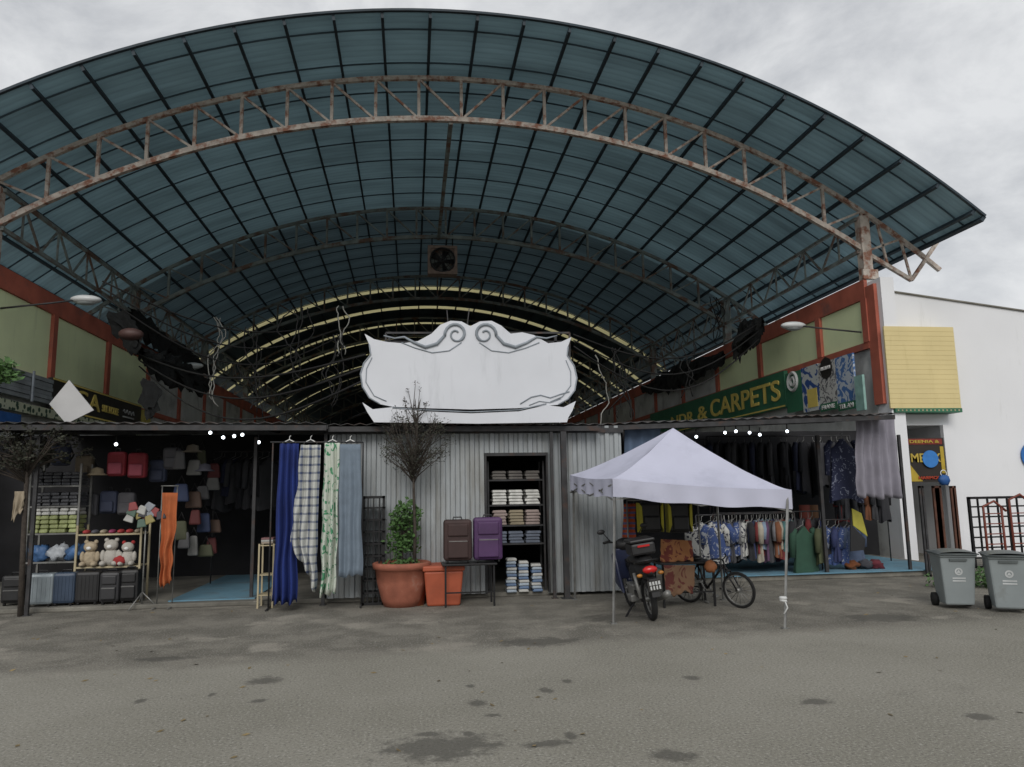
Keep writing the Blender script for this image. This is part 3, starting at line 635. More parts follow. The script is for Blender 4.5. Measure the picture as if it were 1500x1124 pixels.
cable(868, 520, 19, 1.0, .4, m_wirew, 'pale cables dangling just right of the sign', 1)
cable(905, 510, 20, 1.0, .5, m_wire, 'dark cables dangling right of the sign', 4)
cable(1005, 500, 20, .8, .5, m_wire, 'dark cables dangling towards the right wall', 3)
cable(1045, 435, 24, .8, .3, m_wire, 'dark cables wrapped round the second column on the right', 4)
def slung(a, b, n, sag, label):
    mb = MB()
    for k in range(n):
        p, q = a + Vector((0, 0, -.15 * k)), b + Vector((0, 0, -.22 * k)); mb.tube([p.lerp(q, t / 14) - Vector((0, 0, math.sin(math.pi * t / 14) * (sag + .25 * k))) for t in range(15)], .02, 5)
    tag(mb.build('slung_cables', m_wire, None, True), label, 'cable')
slung(P(150, 412, 17), P(500, 470, 22), 3, .7, 'dark cables slung from the left column to the centre of the hall')
slung(P(840, 490, 18), P(1110, 475, 20), 3, .8, 'dark cables slung from the sign to the right wall')
slung(P(205, 520, 20), P(535, 520, 13), 3, .5, 'dark cables slung from the left wall to the edge of the sign')
# ---------------------------------------------------------------- diamond and tent
ds = thing('diamond_sign', 'blank white square board hung on its corner above the left awning', 'sign', P(103, 590, 12.3))
MB().prism([P(101, 557, 12.3), P(137, 601, 12.3), P(97, 621, 12.3), P(72, 592, 12.3)], .03).build('board', mat('dull_white_board', (.46, .46, .46), .7, 0, .06, 3), ds)
MB().bar(P(103, 625, 12.4), P(103, 560, 12.4), .03).build('support', m_post, ds)
FL, FR, BL = P(898, 728, 9.8), P(1161, 745, 9.25), P(836, 718, 11.9); BR = FR + (BL - FL)
PK = P(986, 627, 10.55)
tent = thing('canopy_tent', 'small white pop up canopy tent sheltering the motorbike and bicycle', 'tent', (PK.x, PK.y, 0))
vh = Vector((0, 0, .24))
top_ = MB()
for p, q in ((FL, FR), (FR, BR), (BR, BL), (BL, FL)):
    def tf(u, v, p=p, q=q):
        e_ = p.lerp(q, u) + vh; h = PK.z - e_.z; pt = Vector((PK.x, PK.y, 0)).lerp(Vector((e_.x, e_.y, 0)), v)
        pt.z = e_.z + h * (1 - v) ** 1.25 - .07 * math.sin(math.pi * u) * math.sin(math.pi * min(1, v * .85 + .05)) - .03 * math.sin(math.pi * u) * v + .012 * noise.noise(Vector((u * 6, v * 5, p.x))) * v
        return pt
    top_.grid(tf, 20, 20)
top_.build('canopy', m_tent, tent, False)
va = MB()
for p, q in ((FL, FR), (FR, BR), (BR, BL), (BL, FL)):
    va.grid(lambda u, v, p=p, q=q: p.lerp(q, u) + vh * (1 - v) + (q - p).normalized().cross(Z3) * (.018 * math.sin(u * 31) * v + .008) + Vector((0, 0, .012 * math.sin(u * 17) * v - .03 * math.sin(math.pi * u))), 40, 3)
va.build('valance', m_tent, tent, True)
gl = {'FL': G(899, 914), 'FR': G(1150, 921), 'BL': Vector((BL.x + .02, BL.y, 0)), 'BR': Vector((BR.x, BR.y, 0))}
for k_, c_ in (('FL', FL), ('FR', FR), ('BL', BL), ('BR', BR)):
    g_ = gl[k_]; t2 = c_ + Vector((0, 0, .2)); lg_ = MB(); ctr = Vector((PK.x, PK.y, t2.z)); t2 = t2.lerp(ctr, .03)
    lg_.bar(g_, t2, .026, .026); lg_.box(g_.x - .04, g_.x + .04, g_.y - .04, g_.y + .04, 0, .01)
    lg_.build('leg', m_steel, tent)
sc = MB()
for p, q in ((FL, FR), (FR, BR), (BR, BL), (BL, FL)):
    p, q = p + Vector((0, .03, .16)), q + Vector((0, .03, .16)); m_ = p.lerp(q, .5); dn = Vector((0, 0, .2))
    sc.bar(p, m_ - dn, .018).bar(p - dn, m_, .018).bar(m_, q - dn, .018).bar(m_ - dn, q, .018)
sc.bar(PK - Vector((0, 0, .1)), PK - Vector((0, 0, .6)), .025)
sc.build('scissor_frame', m_steel, tent)
kn = MB(); g_ = gl['FR']; kn.ring((g_.x + .0, g_.y, .36), (0, 0, 1), .03, .02, 10, 6).ring((g_.x, g_.y, .33), (.2, 0, 1), .03, .018, 10, 6).tube([(g_.x, g_.y - .03, .34), (g_.x + .03, g_.y - .04, .25), (g_.x - .02, g_.y - .04, .18)], .01, 5)
kn.build('tied_rag', m_dwhite, tent, True)
# ---------------------------------------------------------------- motorbike
def place(o, fwd):
    f_ = Vector((fwd[0], fwd[1], 0)).normalized(); l_ = Vector((-f_.y, f_.x, 0))
    return Matrix(((f_.x, l_.x, 0, o.x), (f_.y, l_.y, 0, o.y), (0, 0, 1, o.z), (0, 0, 0, 1)))
rw = G(962, 912); rw.z = 0; rw.y += .15
T = place(rw, Vector((.06, 1, 0))) @ Matrix.Rotation(rad(-8), 4, 'X')
mc = thing('motorbike', 'black underbone motorbike parked under the tent with its tail towards the road', 'motorbike', rw)
def wheel(parent, T, x, r, t, name='wheel', spokes=10, tm=m_tyre):
    w_ = MB(T).ring((x, 0, r), (0, 1, 0), r - t, t, 28, 8).build(name, tm, parent, True)
    mb = MB(T); mb.ring((x, 0, r), (0, 1, 0), r - 2 * t, .012, 24, 6); mb.tube([(x, -.05, r), (x, .05, r)], .03, 10)
    for k in range(spokes):
        a = 2 * math.pi * k / spokes; mb.bar((x, 0, r), (x + math.cos(a) * (r - 2 * t), 0, r + math.sin(a) * (r - 2 * t)), .008)
    mb.build('rim', m_steel, w_, True); return w_
wheel(mc, T, 0, .28, .042, spokes=12); wheel(mc, T, 1.22, .28, .038, spokes=12)
m_dbl = mat('dark_blue_panel', (.012, .018, .05), .35)
b = MB(T); b.bar((0, .09, .28), (.5, .09, .36), .03, .05).bar((0, -.09, .28), (.5, -.09, .36), .03, .05).bar((.5, 0, .4), (1.0, 0, .72), .08).bar((.5, 0, .36), (-.05, 0, .68), .06).bar((.95, 0, .95), (1.06, 0, .62), .06); b.build('frame', m_blackm, mc)
b = MB(T); b.frus((.55, 0, .18), .3, .2, (.52, 0, .44), .36, .26).box(.38, .6, -.16, .16, .2, .3); b.tube([(.75, .0, .3), (.55, 0, .3)], .08, 10); b.build('engine', m_steel, mc, bev=.02)
b = MB(T); b.ball((-.02, 0, .66), .36, .10, .12, 14).ball((.35, 0, .60), .3, .12, .14, 14).build('body_panel', m_black, mc, True)
b = MB(T)
for s in (.19, -.23): b.prism([(.62, s - .02, .30), (.98, s, .42), (1.02, s - .02, .80), (.9, s - .03, .86), (.82, s - .03, .60)], .04, Vector((0, 1, 0)))
b.box(.93, .99, -.17, .17, .45, .88); b.build('leg_shield', m_dbl, mc, bev=.015)
b = MB(T); b.ball((.12, 0, .785), .42, .13, .065, 16).ball((.42, 0, .76), .2, .12, .06, 14).build('seat', mat('black_vinyl', (.014, .014, .015), .5), mc, True)
b = MB(T); b.tube([(-.1, .14, .76), (-.28, .13, .8), (-.33, 0, .81), (-.28, -.13, .8), (-.1, -.14, .76)], .014).build('grab_rail', m_blackm, mc, True)
b = MB(T); b.ball((-.33, 0, .69), .05, .10, .05, 12).build('tail_lamp', m_redl, mc, True)
b = MB(T); b.box(-.45, -.435, -.09, .09, .44, .57).build('number_plate', m_sblack, mc)
b2 = MB(T)
for k in range(4): b2.box(-.456, -.451, -.07 + k * .038, -.045 + k * .038, .512, .555); b2.box(-.456, -.451, -.07 + k * .038, -.05 + k * .038, .455, .50)
b2.build('plate_characters', m_dwhite, mc)
for s in (-1, 1): MB(T).ball((-.3, s * .14, .63), .03, .04, .025, 10).build('indicator', mat('amber', (.35, .14, .02), .3), mc, True)
b = MB(T); b.prism([(-.2, -.05, .62), (-.4, -.05, .58), (-.43, -.05, .36), (-.38, -.05, .40), (-.28, -.05, .56)], .1).build('rear_mudguard', m_black, mc)
b = MB(T); b.grid(lambda u, v: Vector((1.22 + .32 * math.cos(.6 + u * 2.2), -.06 + .12 * v, .28 + .32 * math.sin(.6 + u * 2.2))), 10, 2).build('front_mudguard', m_dbl, mc, True, sol=.008)
b = MB(T)
for s in (-1, 1): b.tube([(1.22, s * .08, .28), (1.03, s * .08, .78)], .022)
b.build('fork', m_steel, mc, True)
b = MB(T); b.tube([(.88, .3, 1.0), (.95, .18, .98), (.98, 0, .93), (.95, -.18, .98), (.88, -.3, 1.0)], .014); b.build('handlebar', m_blackm, mc, True)
b = MB(T); b.ball((1.0, 0, .92), .12, .15, .1, 12).build('headlight_cowl', m_black, mc, True)
for s in (-1, 1):
    MB(T).tube([(.84, s * .32, 1.0), (.95, s * .22, 1.0)], .02).build('grip', m_tyre, mc, True)
    mi = MB(T).tube([(.95, s * .2, 1.0), (.93, s * .29, 1.13)], .007, 5).build('mirror', m_blackm, mc, True)
    MB(T).ball((.92, s * .32, 1.15), .02, .06, .035, 12).build('mirror_glass', m_black, mi, True)
b = MB(T); b.tube([(.6, -.14, .2), (.2, -.17, .22), (-.1, -.18, .3), (-.3, -.18, .36)], [.02, .03, .045, .045], 9).build('exhaust', m_steel, mc, True)
for s in (-1, 1): MB(T).tube([(0, s * .11, .3), (.1, s * .12, .62)], .025).build('rear_shock', m_steel, mc, True)
MB(T).bar((.45, .1, .2), (.32, .32, .0), .02).build('side_stand', m_blackm, mc)
tb = thing('delivery_box', 'black luggage box standing on the tail of the motorbike seat', 'box', T @ Vector((.0, 0, .86)))
MB(T).box(-.18, .2, -.16, .16, .862, 1.02).build('body', m_black, tb, bev=.03); MB(T).box(-.19, .21, -.17, .17, 1.025, 1.07).build('lid', m_black, tb, bev=.02)
MB(T).box(-.205, -.192, -.08, .08, .97, .995).build('red_reflector', m_redl, tb)
# ---------------------------------------------------------------- bicycle
w1 = G(1084, 891); w1.z = 0; dv = Vector((.50, -.70, 0)).normalized(); r0 = w1 - dv * .84
T = place(r0, dv) @ Matrix.Rotation(rad(8), 4, 'X')
bi = thing('bicycle', 'small black bicycle leaning beside the table under the tent', 'bicycle', r0)
wheel(bi, T, 0, .26, .022, spokes=16); wheel(bi, T, .86, .26, .022, spokes=16)
b = MB(T); A1, A2, A3, A4 = (0, 0, .26), (.34, 0, .24), (.22, 0, .58), (.66, 0, .6)
for p, q, r in ((A2, A3, .015), (A3, A4, .014), (A2, A4, .017), (A1, A2, .01), (A1, A3, .01), (A4, (.72, 0, .52), .018)): b.tube([p, q], r)
b.build('frame', m_blackm, bi, True)
b = MB(T)
for s in (-1, 1): b.tube([(.86, s * .05, .26), (.72, s * .05, .52)], .012)
b.tube([(.72, -.05, .52), (.72, .05, .52)], .015); b.tube([(.7, 0, .52), (.66, 0, .68)], .014); b.build('fork', m_blackm, bi, True)
MB(T).tube([(.6, .18, .72), (.66, .1, .71), (.66, 0, .68), (.66, -.1, .71), (.6, -.18, .72)], .011).build('handlebar', m_blackm, bi, True)
MB(T).ball((.19, 0, .68), .13, .07, .035, 12).tube([(.22, 0, .56), (.2, 0, .67)], .013).build('saddle', m_black, bi, True)
b = MB(T); b.ring((.34, 0, .24), (0, 1, 0), .07, .008, 20, 5).bar((.34, .06, .24), (.4, .06, .12), .015).bar((.34, -.06, .24), (.28, -.06, .36), .015).box(.36, .44, .05, .13, .1, .12).box(.24, .32, -.13, -.05, .35, .37); b.build('crank', m_steel, bi)
# ---------------------------------------------------------------- wheelie bins
def bin_(g, yaw, label):
    T = Matrix.Translation(g) @ Matrix.Rotation(rad(yaw), 4, 'Z') @ Matrix.Scale(.91, 4)
    t = thing('wheelie_bin', label, 'bin', g, 'grey wheelie bins at the right')
    MB(T).frus((0, 0, .06), .40, .42, (0, -.02, .80), .50, .52).box(-.265, .265, -.31, .27, .77, .82).build('body', m_bin, t, bev=.025)
    lid = MB(T); lid.grid(lambda u, v: Vector((-.275 + .55 * u, -.33 + .64 * v, .825 + (.06 * math.sin(math.pi * u) ** .5 * math.sin(math.pi * (.12 + .8 * v)) ** .6 if 0 < u < 1 else 0))), 14, 10); lid.box(-.275, .275, -.34, .31, .81, .828); lid.build('lid', m_binlid, t, True)
    MB(T).tube([(-.24, .3, .80), (-.24, .36, .82), (.24, .36, .82), (.24, .3, .80)], .016).build('handle', m_binlid, t, True)
    for s in (-1, 1):
        MB(T).tube([(s * .20, .18, .1), (s * .27, .18, .1)], .10, 18).build('wheel', m_tyre, t, True)
    MB(T).tube([(-.25, .18, .1), (.25, .18, .1)], .012).build('axle', m_steel, t)
    def fp(x, z): k = (z - .06) / .74; return Vector((x, -.21 - .07 * k - .006, z))
    st = MB(T); c_, r_ = .56, .055
    pts = [fp(math.cos(a * math.pi / 8) * r_, c_ + math.sin(a * math.pi / 8) * r_) for a in range(16)]
    pi_ = [fp(math.cos(a * math.pi / 8) * r_ * .6, c_ + math.sin(a * math.pi / 8) * r_ * .6) for a in range(16)]
    st.add(pts + pi_, [(i, (i + 1) % 16, 16 + (i + 1) % 16, 16 + i) for i in range(16)])
    st.add([fp(-.03, .54), fp(.03, .54), fp(.0, .59)], [(0, 1, 2)])
    for z in (.45, .41): st.add([fp(-.09, z), fp(.09, z), fp(.09, z + .022), fp(-.09, z + .022)], [(0, 1, 2, 3)])
    st.build('printed_emblem', mat('print_white', (.5, .52, .52), .6), t)
    MB(T).box(-.12, .12, -.30, -.28, .72, .75).build('lip_grip', m_binlid, t)
g1 = G(1401, 893); g1.z = 0; d_ = Vector((g1.x, g1.y, 0)).normalized(); g1 += d_ * .22; bin_(g1, -20, 'grey wheelie bin with dark lid beside the brown gate')
g2 = G(1479, 899); g2.z = 0; d_ = Vector((g2.x, g2.y, 0)).normalized(); g2 += d_ * .22; bin_(g2, -30, 'grey wheelie bin with dark lid at the right edge of the photo')
# ---------------------------------------------------------------- gate, fence, plants on the right
def frame_rect(mb, A, B, y, w):
    mb.box(A.x, B.x, y, y + w, B.z, B.z + w).box(A.x, B.x, y, y + w, A.z - w, A.z).box(A.x, A.x + w, y, y + w, B.z, A.z).box(B.x - w, B.x, y, y + w, B.z, A.z)
for i, (xa, xb, yy, lab) in enumerate(((1346, 1366, 13.2, 'dark folding gate leaf standing nearest the clothes stall'), (1366, 1392, 13.3, 'brown slatted gate leaf in the middle of the folded stack'), (1392, 1414, 13.4, 'reddish brown gate leaf behind the wheelie bin'))):
    t = thing('folding_gate_leaf', lab, 'gate', P((xa + xb) / 2, 850, yy), 'folded gate leaves'); A, B = P(xa, 712, yy), P(xb, 852, yy); B.z = 0.0
    mm = m_wood if i else m_post; mb = MB(); frame_rect(mb, A, B, yy, .04); mb.build('frame', mm, t)
    mb = MB(); n = 6
    for k in range(n): x = A.x + .04 + (B.x - A.x - .08) * (k + .5) / n; mb.box(x - .022, x + .022, yy + .01, yy + .03, .04, A.z - .04)
    mb.build('slats', mm, t)
lf = thing('lattice_fence', 'black metal lattice fence panel behind the bins', 'fence', P(1460, 850, 14.2))
A, B = P(1418, 728, 14.2), P(1530, 830, 14.2); B.z = 0; mb = MB(); frame_rect(mb, A, B, 14.2, .05)
mb.build('frame', m_blackm, lf)
mb = MB()
for k in range(1, 7): x = A.x + (B.x - A.x) * k / 7; mb.box(x - .015, x + .015, 14.21, 14.24, 0, A.z)
for k in range(1, 7): z = A.z * k / 7; mb.box(A.x, B.x, 14.205, 14.245, z - .015, z + .015)
mb.build('bars', m_blackm, lf)
m_rw = mat('red_wood', (.17, .04, .025), .6)
for i, (px, pt, lab) in enumerate(((1440, 742, 'reddish wooden trellis piece leaning on the lattice fence'), (1478, 732, 'curved reddish wooden trellis piece nearer the photo edge'))):
    t = thing('wooden_trellis', lab, 'trellis', P(px, 830, 13.9)); b0 = P(px, pt, 13.9); mb = MB(); mb.tube([Vector((b0.x, 13.9, 0)), b0 - Vector((0, 0, .3)), b0, b0 + Vector((.25, 0, .1)), b0 + Vector((.5, 0, -.1))], .025)
    mb.tube([Vector((b0.x + .4, 13.9, 0)), b0 + Vector((.4, 0, .0))], .025); mb.build('frame', m_rw, t, True); mb = MB()
    for z in (.3, .5, .7, .9, 1.1): mb.bar((b0.x, 13.9, z), (b0.x + .4, 13.9, z), .02)
    mb.build('rungs', m_rw, t)
def leaves(mb, c, r, n, s):
    for _ in range(n):
        while True:
            p = Vector((random.uniform(-1, 1), random.uniform(-1, 1), random.uniform(-1, 1)))
            if p.length < 1: break
        p = Vector((p.x * r.x, p.y * r.y, p.z * r.z)) + c
        a = Vector((random.uniform(-1, 1), random.uniform(-1, 1), random.uniform(-.7, .7))).normalized(); b = a.orthogonal().normalized() * random.uniform(.25, .4)
        q = s * random.uniform(.6, 1.3); mb.add([p, p + (a * .5 + b) * q, p + a * q, p + (a * .5 - b) * q], [(0, 1, 2, 3)])
hed = MB()
for k in range(9):
    c = G(1428 + k * 12, 868) + Vector((0, .5 + .3 * random.random(), .14)); leaves(hed, c, Vector((.28, .25, .2)), 130, .07)
hed_ = hed.build('weeds', m_leafg); hed_['label'] = 'low green weeds growing behind the wheelie bins'; hed_['category'] = 'weeds'; hed_['kind'] = 'stuff'
tag(MB().box(P(1410, 860, 13).x, 16, 12.6, 12.72, 0, .13).build('kerb', m_conc, bev=.02), 'low concrete kerb behind the bins', 'kerb')
bt = thing('blue_bag', 'small blue and white bag hanging above the brown gate leaf', 'bag', P(1383, 712, 13.0)); p = P(1383, 703, 13.0)
MB().ball(p, .12, .07, .09, 12, .5).build('pouch', m_bluep, bt, True); MB().ring(p + Vector((0, 0, .12)), (0, 1, 0), .06, .008, 14, 5).build('handle', m_wtext, bt, True)
# ---------------------------------------------------------------- trees and pot plants
def shrub(name, label, cat, base, trunk, crown_c, crown_r, nb, nl, ls, leafm, tr=.03, gr=None):
    t = thing(name, label, cat, base, gr); mb = MB(); pts = [Vector(base)] + [Vector(p) for p in trunk]
    mb.tube(pts, [tr * (1 - .5 * i / len(pts)) for i in range(len(pts))], 8); lv = MB(); tip = pts[-1]
    for k in range(nb):
        while True:
            d = Vector((random.uniform(-1, 1), random.uniform(-1, 1), random.uniform(-1, 1)))
            if .3 < d.length < 1: break
        e_ = crown_c + Vector((d.x * crown_r.x, d.y * crown_r.y, d.z * crown_r.z)); s0 = pts[-2].lerp(tip, random.uniform(.2, 1)); mid = s0.lerp(e_, .5) + Vector((random.uniform(-.05, .05), 0, random.uniform(-.02, .08)))
        mb.tube([s0, mid, e_], [tr * .35, tr * .22, tr * .08], 5)
        leaves(lv, e_, Vector((.09, .09, .08)), nl, ls); leaves(lv, mid, Vector((.08, .08, .07)), nl // 3, ls)
        for q in range(3):
            e2 = e_ + Vector((random.uniform(-.14, .14), random.uniform(-.1, .1), random.uniform(-.08, .14))); mb.tube([mid.lerp(e_, .6), e2], [tr * .12, tr * .05], 4); leaves(lv, e2, Vector((.04, .04, .04)), nl // 4, ls)
    mb.build('trunk', m_bark, t, True); lv.build('crown', leafm, t); return t
b0 = G(30, 903); b0.z = 0; Yt = b0.y
shrub('street_tree', 'thin dark leaved tree at the left edge in front of the stalls', 'tree', b0, [P(34, 800, Yt), P(38, 720, Yt), P(42, 670, Yt)], P(25, 655, Yt), Vector((1.0, .7, .38)), 60, 18, .05, m_leafd, .045)
pg_ = P(607, 828, 11.9)
orn = shrub('ornamental_tree', 'half bare topiary tree with dark twigs in front of the corrugated kiosk', 'tree', Vector((pg_.x, 11.9, .5)), [P(608, 780, 11.9), P(606, 720, 11.9), P(606, 670, 11.9)], P(608, 645, 11.9), Vector((.58, .45, .5)), 90, 10, .035, m_leafd, .028)
shrub('hanging_greenery', 'bright green leafy branch poking in at the left edge above the awning', 'plant', P(-30, 600, 11.5), [P(-20, 570, 11.5), P(-12, 550, 11.5)], P(-8, 545, 11.5), Vector((.28, .2, .38)), 16, 20, .09, m_leafg, .02)
tw = MB()
for k in range(14):
    a, b = P(610, 640 - k * 2, 11.9), P(600 + random.uniform(-8, 28), 552 + random.uniform(0, 45), 11.9); b.y += random.uniform(-.15, .15); tw.tube([a, a.lerp(b, .5) + Vector((random.uniform(-.05, .05), 0, 0)), b], [.01, .007, .003], 4); leaves(tw, b, Vector((.04, .04, .04)), 8, .035)
tw.build('upper_twigs', m_bark, orn)
gp = G(588, 892); gp.z = 0; gp.y += .35
pot = thing('terracotta_pot', 'large round terracotta pot standing on the ground before the kiosk', 'pot', gp)
MB().lathe([(.0, .0), (.27, .0), (.31, .1), (.38, .36), (.405, .55), (.44, .56), (.45, .64), (.41, .655), (.37, .62), (.36, .56), (.0, .55)], gp, 40).build('body', m_terra, pot, True)
MB().lathe([(.0, .585), (.37, .575)], gp, 24).build('soil', mat('soil', (.02, .014, .01), .95), pot)
shrub('potted_shrub', 'young green leafy shrub growing in the terracotta pot', 'plant', gp + Vector((0, 0, .58)), [gp + Vector((.01, 0, .8)), gp + Vector((.03, 0, 1.1))], gp + Vector((.03, 0, 1.08)), Vector((.19, .17, .5)), 30, 20, .07, m_leafg, .014)
shb = MB(); leaves(shb, gp + Vector((0, 0, .64)), Vector((.3, .3, .06)), 160, .06)
tag(shb.build('pot_weeds', m_leafg), 'low green leaves covering the soil of the terracotta pot', 'weeds')
op = Vector((P(649, 880, 12.0).x, 12.0, 0)); t = thing('orange_planter', 'square orange planter tub behind the terracotta pot', 'planter', op)
MB().frus((op.x, op.y, .0), .5, .5, (op.x, op.y, .52), .6, .6).build('tub', m_orange, t, bev=.03); MB().box(op.x - .32, op.x + .32, op.y - .32, op.y + .32, .52, .60).build('rim', m_orange, t, bev=.02)
t = thing('orange_planter', 'tall narrow orange pot holding the topiary tree', 'planter', (pg_.x + .08, 12.0, 0))
MB().lathe([(0, 0), (.15, 0), (.2, .45), (.23, .46), (.23, .52), (.19, .52), (.18, .47), (0, .46)], (pg_.x, 12.0, 0), 24).build('body', m_orange, t, True)
# ---------------------------------------------------------------- fabrics
def cloth(name, label, corners, Y, m, folds=5, amp=.035, cat='fabric', seed=0, group=None, wav=.02, nv=22):
    TL, TR_, BRc, BLc = [P(*c, Y) for c in corners]
    def fn(u, v):
        p = TL.lerp(TR_, u).lerp(BLc.lerp(BRc, u), v)
        w_ = math.sin(u * folds * 2 * math.pi + seed + math.sin(v * 3 + seed) * .8) * amp * (.4 + .8 * v) + noise.noise(Vector((u * 3, v * 3, seed))) * amp
        return p + Vector((noise.noise(Vector((v * 4, seed, u))) * wav * v * 2, w_, (noise.noise(Vector((u * 5, seed, 3))) * .06 + .02 * math.sin(u * folds * 6.28 + 1)) * v))
    return tag(MB().grid(fn, 48, nv).build(name, m, None, True, sol=.006), label, cat, group)
Yr = 11.75
def rail(name, label, A, B, feet, m=m_steel, r=.013, cat='rack'):
    t = thing(name, label, cat, ((A + B) / 2).to_tuple()[:2] + (0,))
    MB().tube([A, B], r).build('rail', m, t, True)
    for p in feet:
        mb = MB(); mb.tube([p, (p.x, p.y, .02)], r); mb.tube([(p.x, p.y - .22, .02), (p.x, p.y + .22, .02)], r); mb.build('leg', m, t, True)
    return t
rail('hanging_rail', 'metal rail under the awning carrying the four long fabrics', P(396, 648, Yr), P(532, 648, Yr), [P(400, 648, Yr + .3), P(532, 648, Yr + .3)], m_post)
m_plaid = pmat('white_navy_plaid', (.48, .49, .46), (.05, .07, .14), 'plaid', 2.6, .8)
m_leafpr = pmat('green_leaf_print', (.50, .54, .47), (.06, .24, .12), 'blob', 5, .54)
gf = 'long fabrics on the hanging rail'
cloth('hanging_fabric', 'royal blue fabric hanging longest at the left of the four', [(410, 650), (438, 650), (434, 884), (397, 884)], Yr, mat('royal_blue_cloth', (.010, .026, .15), .9, 0, .2, 3), 3.3, .06, seed=1, group=gf)
cloth('hanging_fabric', 'white fabric with navy checks hanging beside the royal blue one', [(441, 652), (470, 652), (461, 870), (425, 800)], Yr - .08, m_plaid, 3, .05, seed=2, group=gf, wav=.06)
cloth('hanging_fabric', 'white fabric with green leaf print hanging third from the left', [(476, 649), (498, 649), (491, 868), (468, 874)], Yr - .04, m_leafpr, 2.5, .05, seed=3, group=gf, wav=.04)
cloth('hanging_fabric', 'plain grey blue fabric hanging at the right end of the rail', [(498, 651), (528, 651), (531, 842), (496, 846)], Yr - .06, mat('denim_cloth', (.15, .19, .235), .9, 0, .12, 6), 2.5, .025, seed=4, group=gf)
for px in (424, 455, 487, 513):
    p = P(px, 646, Yr); tag(MB().tube([p + Vector((-.1, 0, -.03)), p + Vector((0, 0, .02)), p + Vector((.1, 0, -.03))], .008, 5).tube([p + Vector((0, 0, .02)), p + Vector((0, 0, .06)), p + Vector((.02, 0, .08))], .005, 5).build('coat_hanger', m_wtext), 'white coat hanger on the metal fabric rail under the awning', 'hanger', 'coat hangers over the long fabrics')
cloth('orange_cloth', 'long orange cloth hanging beside the stall shelves on the left', [(238, 722), (261, 722), (252, 852), (235, 862)], 12.5, mat('orange_cloth', (.38, .10, .03), .85, 0, .2, 4), 2, .03, seed=5, wav=.05)
rail('cloth_stand', 'thin stand carrying the orange cloth', P(236, 712, 12.55), P(262, 712, 12.55), [P(238, 712, 12.6), P(260, 712, 12.6)], r=.01)
cloth('grey_curtain', 'pale grey curtain hanging from the right end of the awning', [(1252, 612), (1309, 608), (1322, 730), (1256, 728)], 12.9, mat('grey_curtain', (.24, .23, .27), .9, 0, .15, 3), 5, .05, 'curtain', seed=6)
cloth('striped_hanging', 'tall cloth with red, orange and blue stripes hanging behind the motorbike', [(914, 738), (931, 738), (930, 790), (912, 792)], 11.4, pmat('hot_stripe', (.4, .07, .02), (.10, .10, .22), 'stripe', 4, .6), 1.5, .01, seed=7)
cloth('blue_hanging', 'narrow pale blue cloth hanging by the tent', [(915, 628), (968, 628), (962, 690), (915, 700)], 12.7, mat('dusty_blue_cloth', (.09, .13, .20), .9, 0, .2, 3), 3, .03, seed=8)
cloth('carpet', 'brown and orange patterned carpet draped over the table by the motorbike', [(968, 790), (1013, 792), (1015, 822), (968, 824)], 10.9, pmat('carpet_p', (.30, .13, .05), (.14, .03, .02), 'blob', 4, .5), 1.5, .02, 'carpet', seed=9)
cloth('carpet', 'reddish patterned carpet hanging below the table by the motorbike', [(972, 828), (1018, 828), (1016, 868), (975, 872)], 10.72, pmat('carpet_q', (.16, .09, .05), (.09, .02, .015), 'blob', 3, .5), 1.5, .02, 'carpet', seed=10)
# ---------------------------------------------------------------- tables, luggage
def table(name, label, pxa, pxb, Y, zt, d, m, topm=None):
    xa, xb = P(pxa, 850, Y).x, P(pxb, 850, Y).x; t = thing(name, label, 'table', ((xa + xb) / 2, Y + d / 2, 0))
    MB().box(xa, xb, Y, Y + d, zt - .03, zt).build('top', topm or m, t, bev=.006)
    for x in (xa + .05, xb - .05):
        for yy in (Y + .04, Y + d - .04): MB().box(x - .014, x + .014, yy - .014, yy + .014, 0, zt - .03).build('leg', m, t)
    MB().box(xa + .06, xb - .06, Y + .03, Y + .05, .2, .22).build('stretcher', m, t); return xa, xb
Ytb = 11.55; zT = P(690, 826, Ytb).z
table('display_table', 'low dark table carrying the brown and purple suitcases', 648, 729, Ytb, zT, .5, m_blackm)
def suitcase(x, y, z, w, d, h, m, label, group=None, hard=False):
    t = thing('suitcase', label, 'suitcase', (x, y, z), group)
    MB().box(x - w / 2, x + w / 2, y - d / 2, y + d / 2, z + .035, z + h).build('shell', m, t, bev=.045)
    mb = MB()
    if hard:
        for k in range(6): xx = x - w / 2 + w * (k + .8) / 6.6; mb.box(xx - .008, xx + .008, y - d / 2 - .006, y - d / 2 + .01, z + .09, z + h - .06)
        mb.build('ribs', m, t)
    else:
        mb.box(x - w * .36, x + w * .36, y - d / 2 - .035, y - d / 2 + .01, z + .08, z + h * .55); mb.box(x - w * .36, x + w * .36, y - d / 2 - .025, y - d / 2 + .01, z + h * .62, z + h * .9); mb.build('front_pocket', m, t, bev=.02)
        MB().box(x - w * .33, x + w * .33, y - d / 2 - .04, y - d / 2 - .034, z + h * .5, z + h * .515).build('zip', m_steel, t)
    MB().tube([(x - .07, y, z + h - .01), (x - .06, y, z + h + .035), (x + .06, y, z + h + .035), (x + .07, y, z + h - .01)], .011, 6).build('handle', m_black, t, True)
    for s in (-1, 1): MB().tube([(x + s * (w / 2 - .06) - .015, y - d / 2 + .04, z + .025), (x + s * (w / 2 - .06) + .015, y - d / 2 + .04, z + .025)], .025, 10).build('wheel', m_tyre, t, True)
def sc_px(pxa, pxb, pyt, pyb, Y, d, m, label, **k):
    A, B = P(pxa, pyt, Y), P(pxb, pyb, Y); z = max(B.z, 0); suitcase((A.x + B.x) / 2, Y + d / 2, k.pop('z', z), B.x - A.x, d, A.z - z, m, label, **k)
